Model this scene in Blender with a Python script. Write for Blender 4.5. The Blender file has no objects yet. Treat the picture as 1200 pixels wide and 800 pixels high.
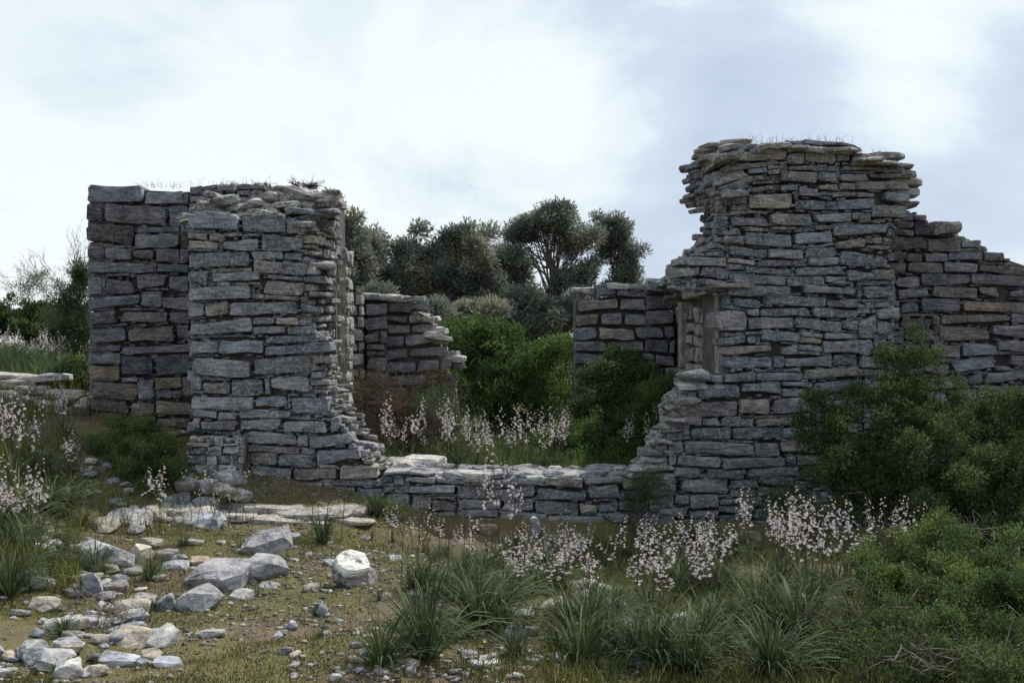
import bpy, math, random
import numpy as np
from mathutils import Vector, noise
R = random.Random(7)
NR = np.random.RandomState(11)
sc = bpy.context.scene
# ------------------------------------------------------------ camera
CAMZ = 1.6
K = 1333.3                      # focal length in photo pixels (1200 wide)
cam_d = bpy.data.cameras.new("camera"); cam = bpy.data.objects.new("camera", cam_d)
sc.collection.objects.link(cam); sc.camera = cam
cam.location = (0, 0, CAMZ); cam.rotation_euler = (math.radians(90), 0, 0)
cam_d.sensor_width = 36; cam_d.lens = K / 1200 * 36; cam_d.clip_end = 4000; cam_d.clip_start = .05
# ------------------------------------------------------------ light
SUN_EL, SUN_AZ = math.radians(50), math.radians(38)      # azimuth from +Y towards +X
sun_d = bpy.data.lights.new("sun", 'SUN'); sun = bpy.data.objects.new("sun", sun_d)
sc.collection.objects.link(sun)
sun_d.energy = 4.8; sun_d.angle = math.radians(1.5); sun_d.color = (1, .96, .89)
sd = Vector((math.cos(SUN_EL)*math.sin(SUN_AZ), math.cos(SUN_EL)*math.cos(SUN_AZ), math.sin(SUN_EL)))
sun.rotation_euler = sd.to_track_quat('Z', 'Y').to_euler(); sun.location = sd*50
w = bpy.data.worlds.new("World"); sc.world = w; w.use_nodes = True
nt = w.node_tree; nt.nodes.clear()
def N(nt, t, **kw):
    n = nt.nodes.new(t)
    for k, v in kw.items():
        if hasattr(n, k): setattr(n, k, v)
    return n
def sky_world():
    L = nt.links.new
    out = N(nt, 'ShaderNodeOutputWorld'); bg = N(nt, 'ShaderNodeBackground'); bg2 = N(nt, 'ShaderNodeBackground')
    sky = N(nt, 'ShaderNodeTexSky', sky_type='NISHITA'); sky.sun_disc = False
    sky.sun_elevation = SUN_EL; sky.sun_rotation = SUN_AZ
    L(sky.outputs[0], bg.inputs[0]); bg.inputs[1].default_value = .12
    tc = N(nt, 'ShaderNodeTexCoord')
    mp = N(nt, 'ShaderNodeMapping'); mp.inputs['Scale'].default_value = (1, 1, 1.9); mp.inputs['Location'].default_value = (.33, .1, .62)
    L(tc.outputs['Generated'], mp.inputs[0])
    n1 = N(nt, 'ShaderNodeTexNoise'); n1.inputs['Scale'].default_value = 2.3; n1.inputs['Detail'].default_value = 9; n1.inputs['Roughness'].default_value = .60; n1.inputs['Distortion'].default_value = .35
    L(mp.outputs[0], n1.inputs[0])
    ma = N(nt, 'ShaderNodeMath', operation='MULTIPLY_ADD'); L(n1.outputs[0], ma.inputs[0]); ma.inputs[1].default_value = 2.5; ma.inputs[2].default_value = -.76; acc = ma.outputs[0]
    # the broad banks of brighter and greyer cloud
    for (px, py, r, a) in CLOUDS:
        d = Vector(((px-600)/K, 1, (400-py)/K)).normalized()
        vm = N(nt, 'ShaderNodeVectorMath', operation='DISTANCE'); L(tc.outputs['Generated'], vm.inputs[0]); vm.inputs[1].default_value = d
        mr = N(nt, 'ShaderNodeMapRange', interpolation_type='SMOOTHERSTEP'); L(vm.outputs['Value'], mr.inputs[0])
        mr.inputs[1].default_value = 0; mr.inputs[2].default_value = r/K; mr.inputs[3].default_value = a; mr.inputs[4].default_value = 0
        ad = N(nt, 'ShaderNodeMath', operation='ADD'); L(acc, ad.inputs[0]); L(mr.outputs[0], ad.inputs[1]); acc = ad.outputs[0]
    cr = N(nt, 'ShaderNodeValToRGB'); L(acc, cr.inputs[0])
    e = cr.color_ramp.elements
    e[0].position = .15; e[0].color = (.52, .61, .75, 1)
    e[1].position = .84; e[1].color = (.90, .965, .985, 1)
    k = e.new(.46); k.color = (.63, .72, .84, 1)
    k = e.new(.60); k.color = (.76, .85, .91, 1)
    L(cr.outputs[0], bg2.inputs[0]); bg2.inputs[1].default_value = 1.0
    mx = N(nt, 'ShaderNodeMixShader'); mx.inputs[0].default_value = .93
    L(bg.outputs[0], mx.inputs[1]); L(bg2.outputs[0], mx.inputs[2]); L(mx.outputs[0], out.inputs[0])
CLOUDS = [(330, 90, 420, .20), (560, 150, 300, .22), (90, 100, 130, -.12), (200, 130, 110, -.06), (720, 160, 150, .12), (80, 260, 360, .16), (1090, 95, 150, .30), (760, 60, 260, -.16), (900, 140, 200, -.15), (930, 60, 160, -.08),
          (1130, 230, 190, -.14), (110, 110, 160, -.10), (560, 10, 160, -.08), (640, 110, 110, .10), (1000, 20, 130, .02), (700, 190, 170, .02), (200, 300, 300, .09)]
sky_world()
sc.view_settings.view_transform = 'Standard'; sc.view_settings.look = 'None'; sc.view_settings.exposure = 0.08; sc.view_settings.gamma = 1

# ------------------------------------------------------------ object helpers
def tag(o, label=None, cat=None, group=None, kind=None):
    if label: o['label'] = label
    if cat: o['category'] = cat
    if group: o['group'] = group
    if kind: o['kind'] = kind
    return o
def mesh_np(name, V, F, mat=None, smooth=False):
    """V (n,3), F (m,3|4) ndarray"""
    V = np.asarray(V, np.float32); F = np.asarray(F, np.int32)
    me = bpy.data.meshes.new(name); n = F.shape[1]
    me.vertices.add(len(V)); me.vertices.foreach_set('co', V.ravel())
    me.loops.add(F.size); me.loops.foreach_set('vertex_index', F.ravel())
    me.polygons.add(len(F)); me.polygons.foreach_set('loop_start', np.arange(0, F.size, n, dtype=np.int32))
    me.update(calc_edges=True)
    if smooth: me.polygons.foreach_set('use_smooth', np.ones(len(F), bool))
    if mat: me.materials.append(mat)
    return me
def mesh_py(name, V, F, mat=None):
    me = bpy.data.meshes.new(name); me.from_pydata([tuple(v) for v in V], [], F); me.update()
    if mat: me.materials.append(mat)
    return me
def obj(name, me, parent=None, loc=None, color=None):
    o = bpy.data.objects.new(name, me); sc.collection.objects.link(o)
    if parent: o.parent = parent
    if loc is not None: o.location = loc
    if color: o.color = color
    return o
def empty(name, loc=(0, 0, 0)):
    o = bpy.data.objects.new(name, None); sc.collection.objects.link(o); o.location = loc; o.empty_display_size = .2
    return o
def W(px, py, Y): return np.array([(px-600)*Y/K, Y, CAMZ+(400-py)*Y/K])

# ------------------------------------------------------------ terrain height: thin plate spline
ctl = []
for px, py, Y in [(0,800,5.3),(300,800,5.25),(600,800,5.3),(900,800,5.3),(1200,800,5.3),(0,700,6.8),(0,600,8.7),(0,520,10.4),(0,465,12.1),(0,440,13.6),(60,472,12.1),
                  (100,490,11.8),(160,508,11.5),(200,560,10.5),(150,600,9.7),(235,622,9.2),(100,560,9.9),(60,640,8.3),(300,610,10.2),(430,606,10.4),(470,630,10.5),
                  (600,640,10.6),(740,642,10.6),(900,645,10.6),(1100,645,10.6),(1250,640,10.6),(250,720,6.75),(430,700,7.1),(600,700,7.2),(430,650,8.8),(600,672,8.4),(800,705,7.2),
                  (1000,700,7.3),(1200,700,7.3),(800,665,8.6),(1000,665,8.6),(440,552,11.45),(600,560,11.5),(740,560,11.6),(520,548,12.4),(620,538,13.4)]:
    ctl.append(W(px, py, Y))
for p in [(-4,3,.05),(0,3,.0),(4,3,0),(-4,-2,.1),(4,-2,0),(-9,3,.5),(9,3,0),(-2.2,15,.35),(0,15.5,.3),(2,15,.33),(0,20,.3),(4,20,.2),(-3,20,.5),(-5.2,14,1.1),(-7,16,1.25),(-10,20,1.3),(-9,14,1.35),
          (-9,10,1.0),(-12,26,1.3),(-6,26,.9),(0,30,.15),(6,30,.1),(12,20,0),(9,11,-.2),(5,12.6,0),(3.2,13,.1),(-3,13,.6),(0,60,0),(-30,60,.6),(30,60,0),(-40,20,1.4),(40,20,0),(-40,-20,1),(40,-20,0),(0,-20,0)]:
    ctl.append(np.array(p, float))
ctl = np.array(ctl)
def _phi(r2): return np.where(r2 > 1e-9, .5*r2*np.log(np.maximum(r2, 1e-9)), 0)
def _fit():
    P = ctl[:, :2]; n = len(P)
    d2 = ((P[:, None]-P[None])**2).sum(-1)
    A = np.zeros((n+3, n+3)); A[:n, :n] = _phi(d2)+np.eye(n)*.15; A[:n, n] = 1; A[:n, n+1:] = P; A[n, :n] = 1; A[n+1:, :n] = P.T
    return np.linalg.solve(A, np.concatenate([ctl[:, 2], [0, 0, 0]]))
_cf = _fit()
def vnoise(x, y, s, seed=0):
    x = np.asarray(x, float)*s; y = np.asarray(y, float)*s
    xi = np.floor(x).astype(np.int64); yi = np.floor(y).astype(np.int64); fx = x-xi; fy = y-yi
    fx = fx*fx*(3-2*fx); fy = fy*fy*(3-2*fy)
    def h(a, b):
        v = (a*374761393 + b*668265263 + seed*974634777) & 0xffffffff
        v = ((v ^ (v >> 13))*1274126177) & 0xffffffff
        return ((v ^ (v >> 16)) & 0xffff)/65535.-.5
    return (h(xi, yi)*(1-fx)+h(xi+1, yi)*fx)*(1-fy)+(h(xi, yi+1)*(1-fx)+h(xi+1, yi+1)*fx)*fy
def Zt(x, y):
    x = np.atleast_1d(np.asarray(x, float)); y = np.atleast_1d(np.asarray(y, float))
    xc = np.clip(x, -40, 40); yc = np.clip(y, -20, 60)
    z = _cf[-3]+_cf[-2]*xc+_cf[-1]*yc
    for i in range(len(ctl)): z = z+_cf[i]*_phi((xc-ctl[i, 0])**2+(yc-ctl[i, 1])**2)
    far = np.clip((np.hypot(x, y-10)-45)/40, 0, 1); z = z*(1-far)
    n = vnoise(x, y, .9, 1)*.10+vnoise(x, y, 2.6, 2)*.055+vnoise(x, y, 7, 3)*.022+vnoise(x, y, 19, 4)*.010
    return z+n*np.clip(1-np.abs(y-11)/60, 0.2, 1)
def zt(x, y): return float(Zt(x, y)[0])
_Ys = np.concatenate([np.arange(3.5, 14, .02), np.arange(14, 40, .1)])
def hit(px, py):
    """where the line of sight through a photo pixel meets the ground"""
    xs = (px-600)*_Ys/K; zr = CAMZ+(400-py)*_Ys/K
    b = np.nonzero(zr <= Zt(xs, _Ys))[0]
    Y = _Ys[b[0]] if len(b) else 40.
    return np.array([(px-600)*Y/K, Y, zt((px-600)*Y/K, Y)])
# ------------------------------------------------------------ materials
def newmat(name):
    m = bpy.data.materials.new(name); m.use_nodes = True
    b = m.node_tree.nodes['Principled BSDF']; b.inputs['Roughness'].default_value = .9
    b.inputs['Specular IOR Level'].default_value = .25
    return m, m.node_tree, b
def ramp(nt, fac, stops):
    cr = N(nt, 'ShaderNodeValToRGB'); nt.links.new(fac, cr.inputs[0]); e = cr.color_ramp.elements
    e[0].position, e[0].color = stops[0][0], (*stops[0][1], 1); e[1].position, e[1].color = stops[-1][0], (*stops[-1][1], 1)
    for p, c in stops[1:-1]: k = e.new(p); k.color = (*c, 1)
    return cr.outputs[0]
def mix(nt, f, a, b, mode='MIX'):
    m = N(nt, 'ShaderNodeMix', data_type='RGBA', blend_type=mode); L = nt.links.new
    for s, v in ((m.inputs[0], f), (m.inputs[6], a), (m.inputs[7], b)):
        if isinstance(v, (float, int)): s.default_value = v
        elif isinstance(v, tuple): s.default_value = (*v, 1)
        else: L(v, s)
    return m.outputs[2]
def noise_n(nt, vec, scale, detail=4, rough=.55, dist=0):
    n = N(nt, 'ShaderNodeTexNoise'); n.inputs['Scale'].default_value = scale; n.inputs['Detail'].default_value = detail
    n.inputs['Roughness'].default_value = rough; n.inputs['Distortion'].default_value = dist
    nt.links.new(vec, n.inputs[0]); return n.outputs[0]
def stone_mat(name, lichen=.5, speck=(.46, .465, .47), strata=2.2, ochre=.3, bump=.5):
    m, nt, b = newmat(name); L = nt.links.new
    ge = N(nt, 'ShaderNodeNewGeometry'); oi = N(nt, 'ShaderNodeObjectInfo')
    pos = ge.outputs['Position']
    # every stone offset so that the grain does not run on into its neighbour
    cb = N(nt, 'ShaderNodeVectorMath', operation='SCALE'); L(oi.outputs['Location'], cb.inputs[0]); cb.inputs[3].default_value = 1
    rv = N(nt, 'ShaderNodeCombineXYZ'); ml = N(nt, 'ShaderNodeMath', operation='MULTIPLY'); L(oi.outputs['Random'], ml.inputs[0]); ml.inputs[1].default_value = 37.
    L(ml.outputs[0], rv.inputs[0]); L(ml.outputs[0], rv.inputs[2])
    ad = N(nt, 'ShaderNodeVectorMath', operation='ADD'); L(pos, ad.inputs[0]); L(rv.outputs[0], ad.inputs[1]); v = ad.outputs[0]
    mp = N(nt, 'ShaderNodeMapping'); L(v, mp.inputs[0]); mp.inputs['Scale'].default_value = (1, 1, strata*2.2)
    col = oi.outputs['Color']
    n1 = noise_n(nt, v, 5.5, 5, .6); n2 = noise_n(nt, mp.outputs[0], 9, 6, .62, .4); n3 = noise_n(nt, v, 34, 3, .6)
    c = mix(nt, 1., col, ramp(nt, n1, [(.3, (.50, .50, .54)), (.5, (1, 1, 1)), (.68, (1.5, 1.46, 1.42))]), 'MULTIPLY')
    c = mix(nt, .8, c, ramp(nt, n2, [(.36, (.5, .48, .5)), (.5, (1.0, 1.0, 1.0)), (.64, (1.65, 1.62, 1.6))]), 'MULTIPLY')
    # ochre iron stain
    n4 = noise_n(nt, pos, 1.7, 4, .6)
    c = mix(nt, ramp(nt, n4, [(.57, (0, 0, 0)), (.70, (ochre,)*3)]), c, (.16, .105, .06))
    # crust lichen: soft pale patches and fine specks
    n5 = noise_n(nt, v, 17, 8, .78)
    c = mix(nt, ramp(nt, n5, [(.535, (0, 0, 0)), (.63, (lichen,)*3)]), c, speck)
    n6 = noise_n(nt, pos, 36, 7, .75)
    c = mix(nt, ramp(nt, n6, [(.505, (0, 0, 0)), (.58, (lichen*1.0,)*3)]), c, speck)
    L(c, b.inputs['Base Color'])
    ht = N(nt, 'ShaderNodeMath', operation='ADD'); L(n2, ht.inputs[0])
    m3 = N(nt, 'ShaderNodeMath', operation='MULTIPLY'); L(n3, m3.inputs[0]); m3.inputs[1].default_value = .55; L(m3.outputs[0], ht.inputs[1])
    bp = N(nt, 'ShaderNodeBump'); bp.inputs['Strength'].default_value = bump; bp.inputs['Distance'].default_value = .055
    L(ht.outputs[0], bp.inputs['Height']); L(bp.outputs[0], b.inputs['Normal'])
    return m
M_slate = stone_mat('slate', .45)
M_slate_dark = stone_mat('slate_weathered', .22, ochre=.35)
M_pale = stone_mat('pale_schist', .75, speck=(.52, .51, .47), ochre=.35)
M_boulder = stone_mat('field_stone', .6, speck=(.42, .415, .39), strata=1.2, ochre=.55, bump=.4)
M_white = stone_mat('sunlit_stone', .6, speck=(.85, .84, .78), ochre=.1)  # for the boulder's bright cap: sunlight put into the colour
def mortar_mat():
    m, nt, b = newmat('earth_mortar'); pos = N(nt, 'ShaderNodeNewGeometry').outputs['Position']
    n = noise_n(nt, pos, 7, 6, .65)
    nt.links.new(ramp(nt, n, [(.3, (.055, .047, .045)), (.55, (.115, .098, .088)), (.75, (.22, .20, .18))]), b.inputs['Base Color'])
    n2 = noise_n(nt, pos, 40, 4, .6); bp = N(nt, 'ShaderNodeBump'); bp.inputs['Strength'].default_value = .9; bp.inputs['Distance'].default_value = .03
    nt.links.new(n2, bp.inputs['Height']); nt.links.new(bp.outputs[0], b.inputs['Normal']); return m
M_mortar = mortar_mat()
def plaster_mat():
    m, nt, b = newmat('old_plaster'); pos = N(nt, 'ShaderNodeNewGeometry').outputs['Position']
    n = noise_n(nt, pos, 9, 7, .68)
    nt.links.new(ramp(nt, n, [(.3, (.14, .12, .10)), (.5, (.27, .245, .21)), (.7, (.46, .44, .39))]), b.inputs['Base Color'])
    bp = N(nt, 'ShaderNodeBump'); bp.inputs['Strength'].default_value = .8; bp.inputs['Distance'].default_value = .03
    nt.links.new(n, bp.inputs['Height']); nt.links.new(bp.outputs[0], b.inputs['Normal']); return m
M_plaster = plaster_mat()
def ground_mat():
    m, nt, b = newmat('ground_soil'); pos = N(nt, 'ShaderNodeNewGeometry').outputs['Position']
    n1 = noise_n(nt, pos, 1.1, 5, .6, .3); n2 = noise_n(nt, pos, 6, 6, .7); n3 = noise_n(nt, pos, 45, 4, .65); n4 = noise_n(nt, pos, 110, 2, .5)
    soil = ramp(nt, n2, [(.3, (.085, .060, .038)), (.5, (.165, .120, .078)), (.7, (.25, .20, .14))])
    moss = ramp(nt, n3, [(.3, (.075, .078, .022)), (.6, (.155, .15, .048)), (.75, (.23, .21, .09))])
    md = N(nt, 'ShaderNodeMath', operation='ADD'); nt.links.new(n1, md.inputs[0])
    mm = N(nt, 'ShaderNodeMath', operation='MULTIPLY'); nt.links.new(n2, mm.inputs[0]); mm.inputs[1].default_value = .6; nt.links.new(mm.outputs[0], md.inputs[1])
    f = ramp(nt, md.outputs[0], [(.66, (0, 0, 0)), (.84, (.9, .9, .9))])
    c = mix(nt, f, soil, moss)
    c = mix(nt, ramp(nt, n4, [(.60, (0, 0, 0)), (.68, (.6, .6, .6))]), c, (.30, .27, .22))
    nt.links.new(c, b.inputs['Base Color'])
    ad = N(nt, 'ShaderNodeMath', operation='ADD'); nt.links.new(n3, ad.inputs[0]); nt.links.new(n4, ad.inputs[1])
    bp = N(nt, 'ShaderNodeBump'); bp.inputs['Strength'].default_value = .8; bp.inputs['Distance'].default_value = .03
    nt.links.new(ad.outputs[0], bp.inputs['Height']); nt.links.new(bp.outputs[0], b.inputs['Normal']); return m
M_ground = ground_mat()
def leaf_mat(name, stops, rough=.8, trans=.4, big=1.0, vary=.8):
    m, nt, b = newmat(name); ge = N(nt, 'ShaderNodeNewGeometry')
    c = ramp(nt, ge.outputs['Random Per Island'], stops)
    n = noise_n(nt, ge.outputs['Position'], 3.2*big, 3, .5)
    c = mix(nt, vary, c, ramp(nt, n, [(.35, (.66, .68, .62)), (.5, (1.1, 1.1, 1.1)), (.66, (1.85, 1.65, 1.35))]), 'MULTIPLY')
    nt.links.new(c, b.inputs['Base Color']); b.inputs['Roughness'].default_value = rough
    if trans:
        t = N(nt, 'ShaderNodeBsdfTranslucent'); nt.links.new(c, t.inputs[0])
        ms = N(nt, 'ShaderNodeMixShader'); ms.inputs[0].default_value = trans
        nt.links.new(b.outputs[0], ms.inputs[1]); nt.links.new(t.outputs[0], ms.inputs[2])
        nt.links.new(ms.outputs[0], nt.nodes['Material Output'].inputs[0])
    return m
M_mastic = leaf_mat('mastic_leaf', [(0, (.028, .044, .016)), (.5, (.056, .084, .030)), (1, (.10, .14, .052))])
M_bright = leaf_mat('spurge_leaf', [(0, (.034, .062, .018)), (.5, (.062, .108, .030)), (1, (.105, .165, .050))])
M_leafy = leaf_mat('leafy_tuft', [(0, (.038, .062, .020)), (.5, (.075, .115, .038)), (1, (.125, .175, .065))])
M_litter = leaf_mat('dead_leaf', [(0, (.05, .03, .018)), (.4, (.12, .08, .045)), (.8, (.24, .18, .11)), (1, (.40, .34, .24))])
M_broom = leaf_mat('broom_leaf', [(0, (.034, .058, .026)), (.5, (.060, .098, .044)), (1, (.10, .145, .07))])
M_olive = leaf_mat('olive_leaf', [(0, (.10, .11, .10)), (.5, (.155, .17, .145)), (1, (.24, .26, .22))], big=.3)
M_drybush = leaf_mat('dry_twig_leaf', [(0, (.035, .022, .015)), (.5, (.065, .045, .028)), (1, (.10, .085, .05))])
M_strap = leaf_mat('asphodel_leaf', [(0, (.030, .046, .020)), (.5, (.056, .080, .034)), (.9, (.090, .115, .052)), (1, (.17, .15, .09))], .8, .25)
M_grass = leaf_mat('grass_blade', [(0, (.045, .055, .014)), (.5, (.085, .100, .028)), (.85, (.135, .145, .05)), (1, (.25, .21, .11))])
M_petal = leaf_mat('asphodel_petal', [(0, (.46, .38, .39)), (.45, (.70, .65, .65)), (1, (.82, .79, .78))], .6, .35, vary=0.)
M_seed = leaf_mat('seed_head', [(0, (.30, .25, .17)), (.5, (.45, .40, .28)), (1, (.62, .58, .44))], .7, .2)
def flat_mat(name, col, rough=.85, var=.3, sc_=20):
    m, nt, b = newmat(name); pos = N(nt, 'ShaderNodeNewGeometry').outputs['Position']
    n = noise_n(nt, pos, sc_, 4, .6)
    lo = tuple(c*(1-var) for c in col); hi = tuple(c*(1+var) for c in col)
    nt.links.new(ramp(nt, n, [(.35, lo), (.65, hi)]), b.inputs['Base Color']); b.inputs['Roughness'].default_value = rough
    return m
M_bark = flat_mat('bark', (.085, .070, .058), sc_=14)
M_twig = flat_mat('twig_bark', (.10, .075, .06))
M_deadtwig = flat_mat('dead_twig', (.15, .125, .11))
M_stalk = flat_mat('flower_stalk', (.10, .062, .045))
M_yellow = flat_mat('yellow_petal', (.75, .55, .03))
def gravel_mat():
    m, nt, b = newmat('gravel_stone'); ge = N(nt, 'ShaderNodeNewGeometry')
    c = ramp(nt, ge.outputs['Random Per Island'], [(0, (.08, .065, .052)), (.35, (.14, .12, .10)), (.65, (.21, .195, .175)), (.9, (.30, .29, .27)), (1, (.46, .44, .41))])
    n = noise_n(nt, ge.outputs['Position'], 40, 3, .6)
    c = mix(nt, .6, c, ramp(nt, n, [(.35, (.6, .58, .56)), (.6, (1.2, 1.2, 1.2))]), 'MULTIPLY')
    nt.links.new(c, b.inputs['Base Color']); return m
M_gravel = gravel_mat()
# ------------------------------------------------------------ rocks and stones
def rock_verts(sx, sy, sz, rng, angular=.75):
    import bmesh
    bm = bmesh.new(); pts = []
    for i in range(22):
        v = Vector((rng.gauss(0, 1), rng.gauss(0, 1), rng.gauss(0, 1))).normalized()
        m = max(abs(v.x), abs(v.y), abs(v.z)); v = v.lerp(v/m, angular)     # between a ball and a block
        v *= rng.uniform(.86, 1.0)
        pts.append(bm.verts.new((v.x*sx/2, v.y*sy/2, v.z*sz/2)))
    r = bmesh.ops.convex_hull(bm, input=pts)
    bmesh.ops.delete(bm, geom=[e for e in r['geom_interior'] if isinstance(e, bmesh.types.BMVert)], context='VERTS')
    loose = [v for v in bm.verts if not v.link_faces]
    if loose: bmesh.ops.delete(bm, geom=loose, context='VERTS')
    bmesh.ops.subdivide_edges(bm, edges=bm.edges[:], cuts=1, smooth=.12, use_grid_fill=True)
    off = Vector((rng.uniform(0, 99), rng.uniform(0, 99), 0)); s = min(sx, sy, sz)
    for v in bm.verts:
        q = Vector((v.co.x/s, v.co.y/s, v.co.z/s*1.6)); v.co += noise.noise_vector(q*1.6+off)*s*.10
    bm.verts.index_update()
    V = [tuple(v.co) for v in bm.verts]; F = [tuple(v.index for v in f.verts) for f in bm.faces]
    bm.free(); return V, F
def rock(name, c, s, rz=0, tilt=(0, 0), mat=None, parent=None, color=(.3, .3, .3, 1), rng=R, angular=.75):
    V, F = slab_verts(*s, rng) if s[2] < .36*min(s[0], s[1]) else rock_verts(s[0], s[1], s[2], rng, angular)
    o = obj(name, mesh_py(name, V, F, mat), parent, c, color); o.rotation_euler = (tilt[0], tilt[1], rz)
    return o
def slab_verts(sx, sy, sz, rng):
    n = rng.randrange(8, 12); out = []
    for i in range(n):
        a = (i+rng.uniform(-.25, .25))*2*math.pi/n; x, y = math.cos(a), math.sin(a); m = max(abs(x), abs(y)); k = rng.uniform(.45, .9)
        x, y = x*(1-k)+x/m*k, y*(1-k)+y/m*k; s = rng.uniform(.86, 1.0); out.append((x*s*sx/2, y*s*sy/2))
    V = []; tx, ty = rng.uniform(-.08, .08), rng.uniform(-.08, .08)
    for s, z in ((.93, -.5), (1.0, -.28), (1.0, .2), (.93, .44), (.5, .5)):
        for x, y in out:
            j = rng.uniform(.95, 1.04); V.append((x*s*j, y*s*j, z*sz+rng.uniform(-.07, .07)*sz+(x*tx+y*ty)*(z > 0)))
    F = [(r_*n+i, r_*n+(i+1) % n, (r_+1)*n+(i+1) % n, (r_+1)*n+i) for r_ in range(4) for i in range(n)]
    V += [(0, 0, sz*.5), (0, 0, -sz*.5)]
    F += [(4*n+i, 4*n+(i+1) % n, 5*n) for i in range(n)]+[((i+1) % n, i, 5*n+1) for i in range(n)]
    return V, F
class Face:
    """a vertical wall plane from plan point a to plan point b, its outward side to the right of a->b seen from above"""
    def __init__(s, a, b):
        s.a = np.array(a, float); s.b = np.array(b, float); d = s.b-s.a; s.len = np.hypot(*d); s.u = d/s.len; s.n = np.array([s.u[1], -s.u[0]])
    def uv(s, px, py):
        """line of sight through a photo pixel onto the plane -> (u, z) metres"""
        r = (px-600)/K            # x = r*Y
        # (r*Y - ax)*ny' ... solve (p-a).n = 0
        Y = (s.a @ s.n)/(r*s.n[0]+s.n[1]); p = np.array([r*Y, Y])
        return float((p-s.a) @ s.u), float(CAMZ+(400-py)*Y/K)
    def P(s, u, z, d): q = s.a+s.u*u+s.n*d; return (q[0], q[1], z)
BLUE, PURP, GREY, BROWN, WARM, DARK = (.138, .146, .170), (.144, .138, .160), (.162, .162, .172), (.188, .170, .148), (.19, .165, .135), (.088, .082, .092)
PALE = (.36, .35, .33)
def pick(pal, rng=R):
    c = rng.choice(pal); k = rng.uniform(.72, 1.32); t = rng.uniform(-.008, .008)
    return (c[0]*k+t, c[1]*k, c[2]*k-t, 1)
def stone_geo(w, h, depth, rng, proud=0.0):
    """one laid stone: irregular chipped outline, uneven front, square-ish back. local u,z,d"""
    cut = [min(w, h)*rng.uniform(.02, .17) for _ in range(4)]
    hw, hh = w/2, h/2; tp = [rng.uniform(0, .15)*h if w > h*1.2 else rng.uniform(0, .04)*h for _ in range(4)]   # corners sink: tapering outline
    sh = [rng.uniform(0, .05)*min(w, 3*h) for _ in range(4)]
    if rng.random() < .45: k = rng.randrange(4); tp[k] = h*rng.uniform(.15, .42)
    if rng.random() < .25: k = rng.randrange(4); sh[k] = min(w*.14, h*.6)*rng.uniform(.5, 1)
    c = [(-hw+sh[0], -hh+tp[0]), (hw-sh[1], -hh+tp[1]), (hw-sh[2], hh-tp[2]), (-hw+sh[3], hh-tp[3])]
    out = []
    for i in range(4):
        p, q = np.array(c[i]), np.array(c[(i+1) % 4]); e = q-p; l = np.hypot(*e)+1e-6; e = e/l; nn = np.array([e[1], -e[0]])
        a, b_ = min(cut[i], l*.3), min(cut[(i+1) % 4], l*.3)
        ns = 3 if l > 2.2*min(w, h) else 2 if l > min(w, h)*.9 else 1
        for k in range(ns+1):
            t = a+(l-a-b_)*k/ns
            j = rng.uniform(-.085, .075)*min(w, h) if 0 < k < ns else 0
            out.append(p+e*t+nn*j)
    O = np.array(out); n = len(O); m = min(w, h)
    tx, ty = rng.uniform(-.09, .09), rng.uniform(-.20, .16)
    V = []; 
    def ring(s, d, jit, back=False):
        for p in O:
            q = p*s if not isinstance(s, tuple) else p*np.array(s)
            dd = d if back else d+tx*q[0]+ty*q[1]+rng.uniform(-jit, jit)
            V.append((q[0], q[1], dd+(0 if back else proud)))
    e = .05*m
    ring((1-.02, 1-.02), -depth, 0, True)
    ring(1.0, -min(.022, m*.2), .004)
    ring((1-2*e/w*.5, 1-2*e/h*.5), 0.0, .003+.022*m)
    ring(.55, 0.005, .002+.016*m)
    V.append((0, 0, .006+rng.uniform(-.003, .003)+proud)); V.append((0, 0, -depth))
    F = []
    for r_ in range(3):
        for i in range(n):
            j = (i+1) % n; F.append((r_*n+i, r_*n+j, (r_+1)*n+j, (r_+1)*n+i))
    for i in range(n):
        j = (i+1) % n; F.append((3*n+i, 3*n+j, 4*n)); F.append((j, i, 4*n+1))
    return V, F
def put_stone(face, u, z, w, h, depth, mat, parent, color, proud=0., rot=0., rng=R, name='stone'):
    V, F = stone_geo(w, h, depth, rng, proud); ca, sa = math.cos(rot), math.sin(rot)
    U, n = face.u, face.n
    VV = [((x*ca-y*sa)*U[0]+d*n[0], (x*ca-y*sa)*U[1]+d*n[1], x*sa+y*ca) for x, y, d in V]
    # u x z -> right-handed with outward normal: flip if needed
    return obj(name, mesh_py(name, VV, F, mat), parent, Vector(face.P(u, z, 0))-Vector(parent.location), color)
def warp(u, z): return .020*math.sin(u*2.1+z*3.1)+.009*math.sin(u*5.1-z*4.3+1.)
def warp_rot(u, z): return (warp(u+.02, z)-warp(u-.02, z))/.04
def inpoly(x, y, poly):
    c = False; n = len(poly); j = n-1
    for i in range(n):
        xi, yi = poly[i]; xj, yj = poly[j]
        if (yi > y) != (yj > y) and x < (xj-xi)*(y-yi)/(yj-yi)+xi: c = not c
        j = i
    return c
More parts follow.
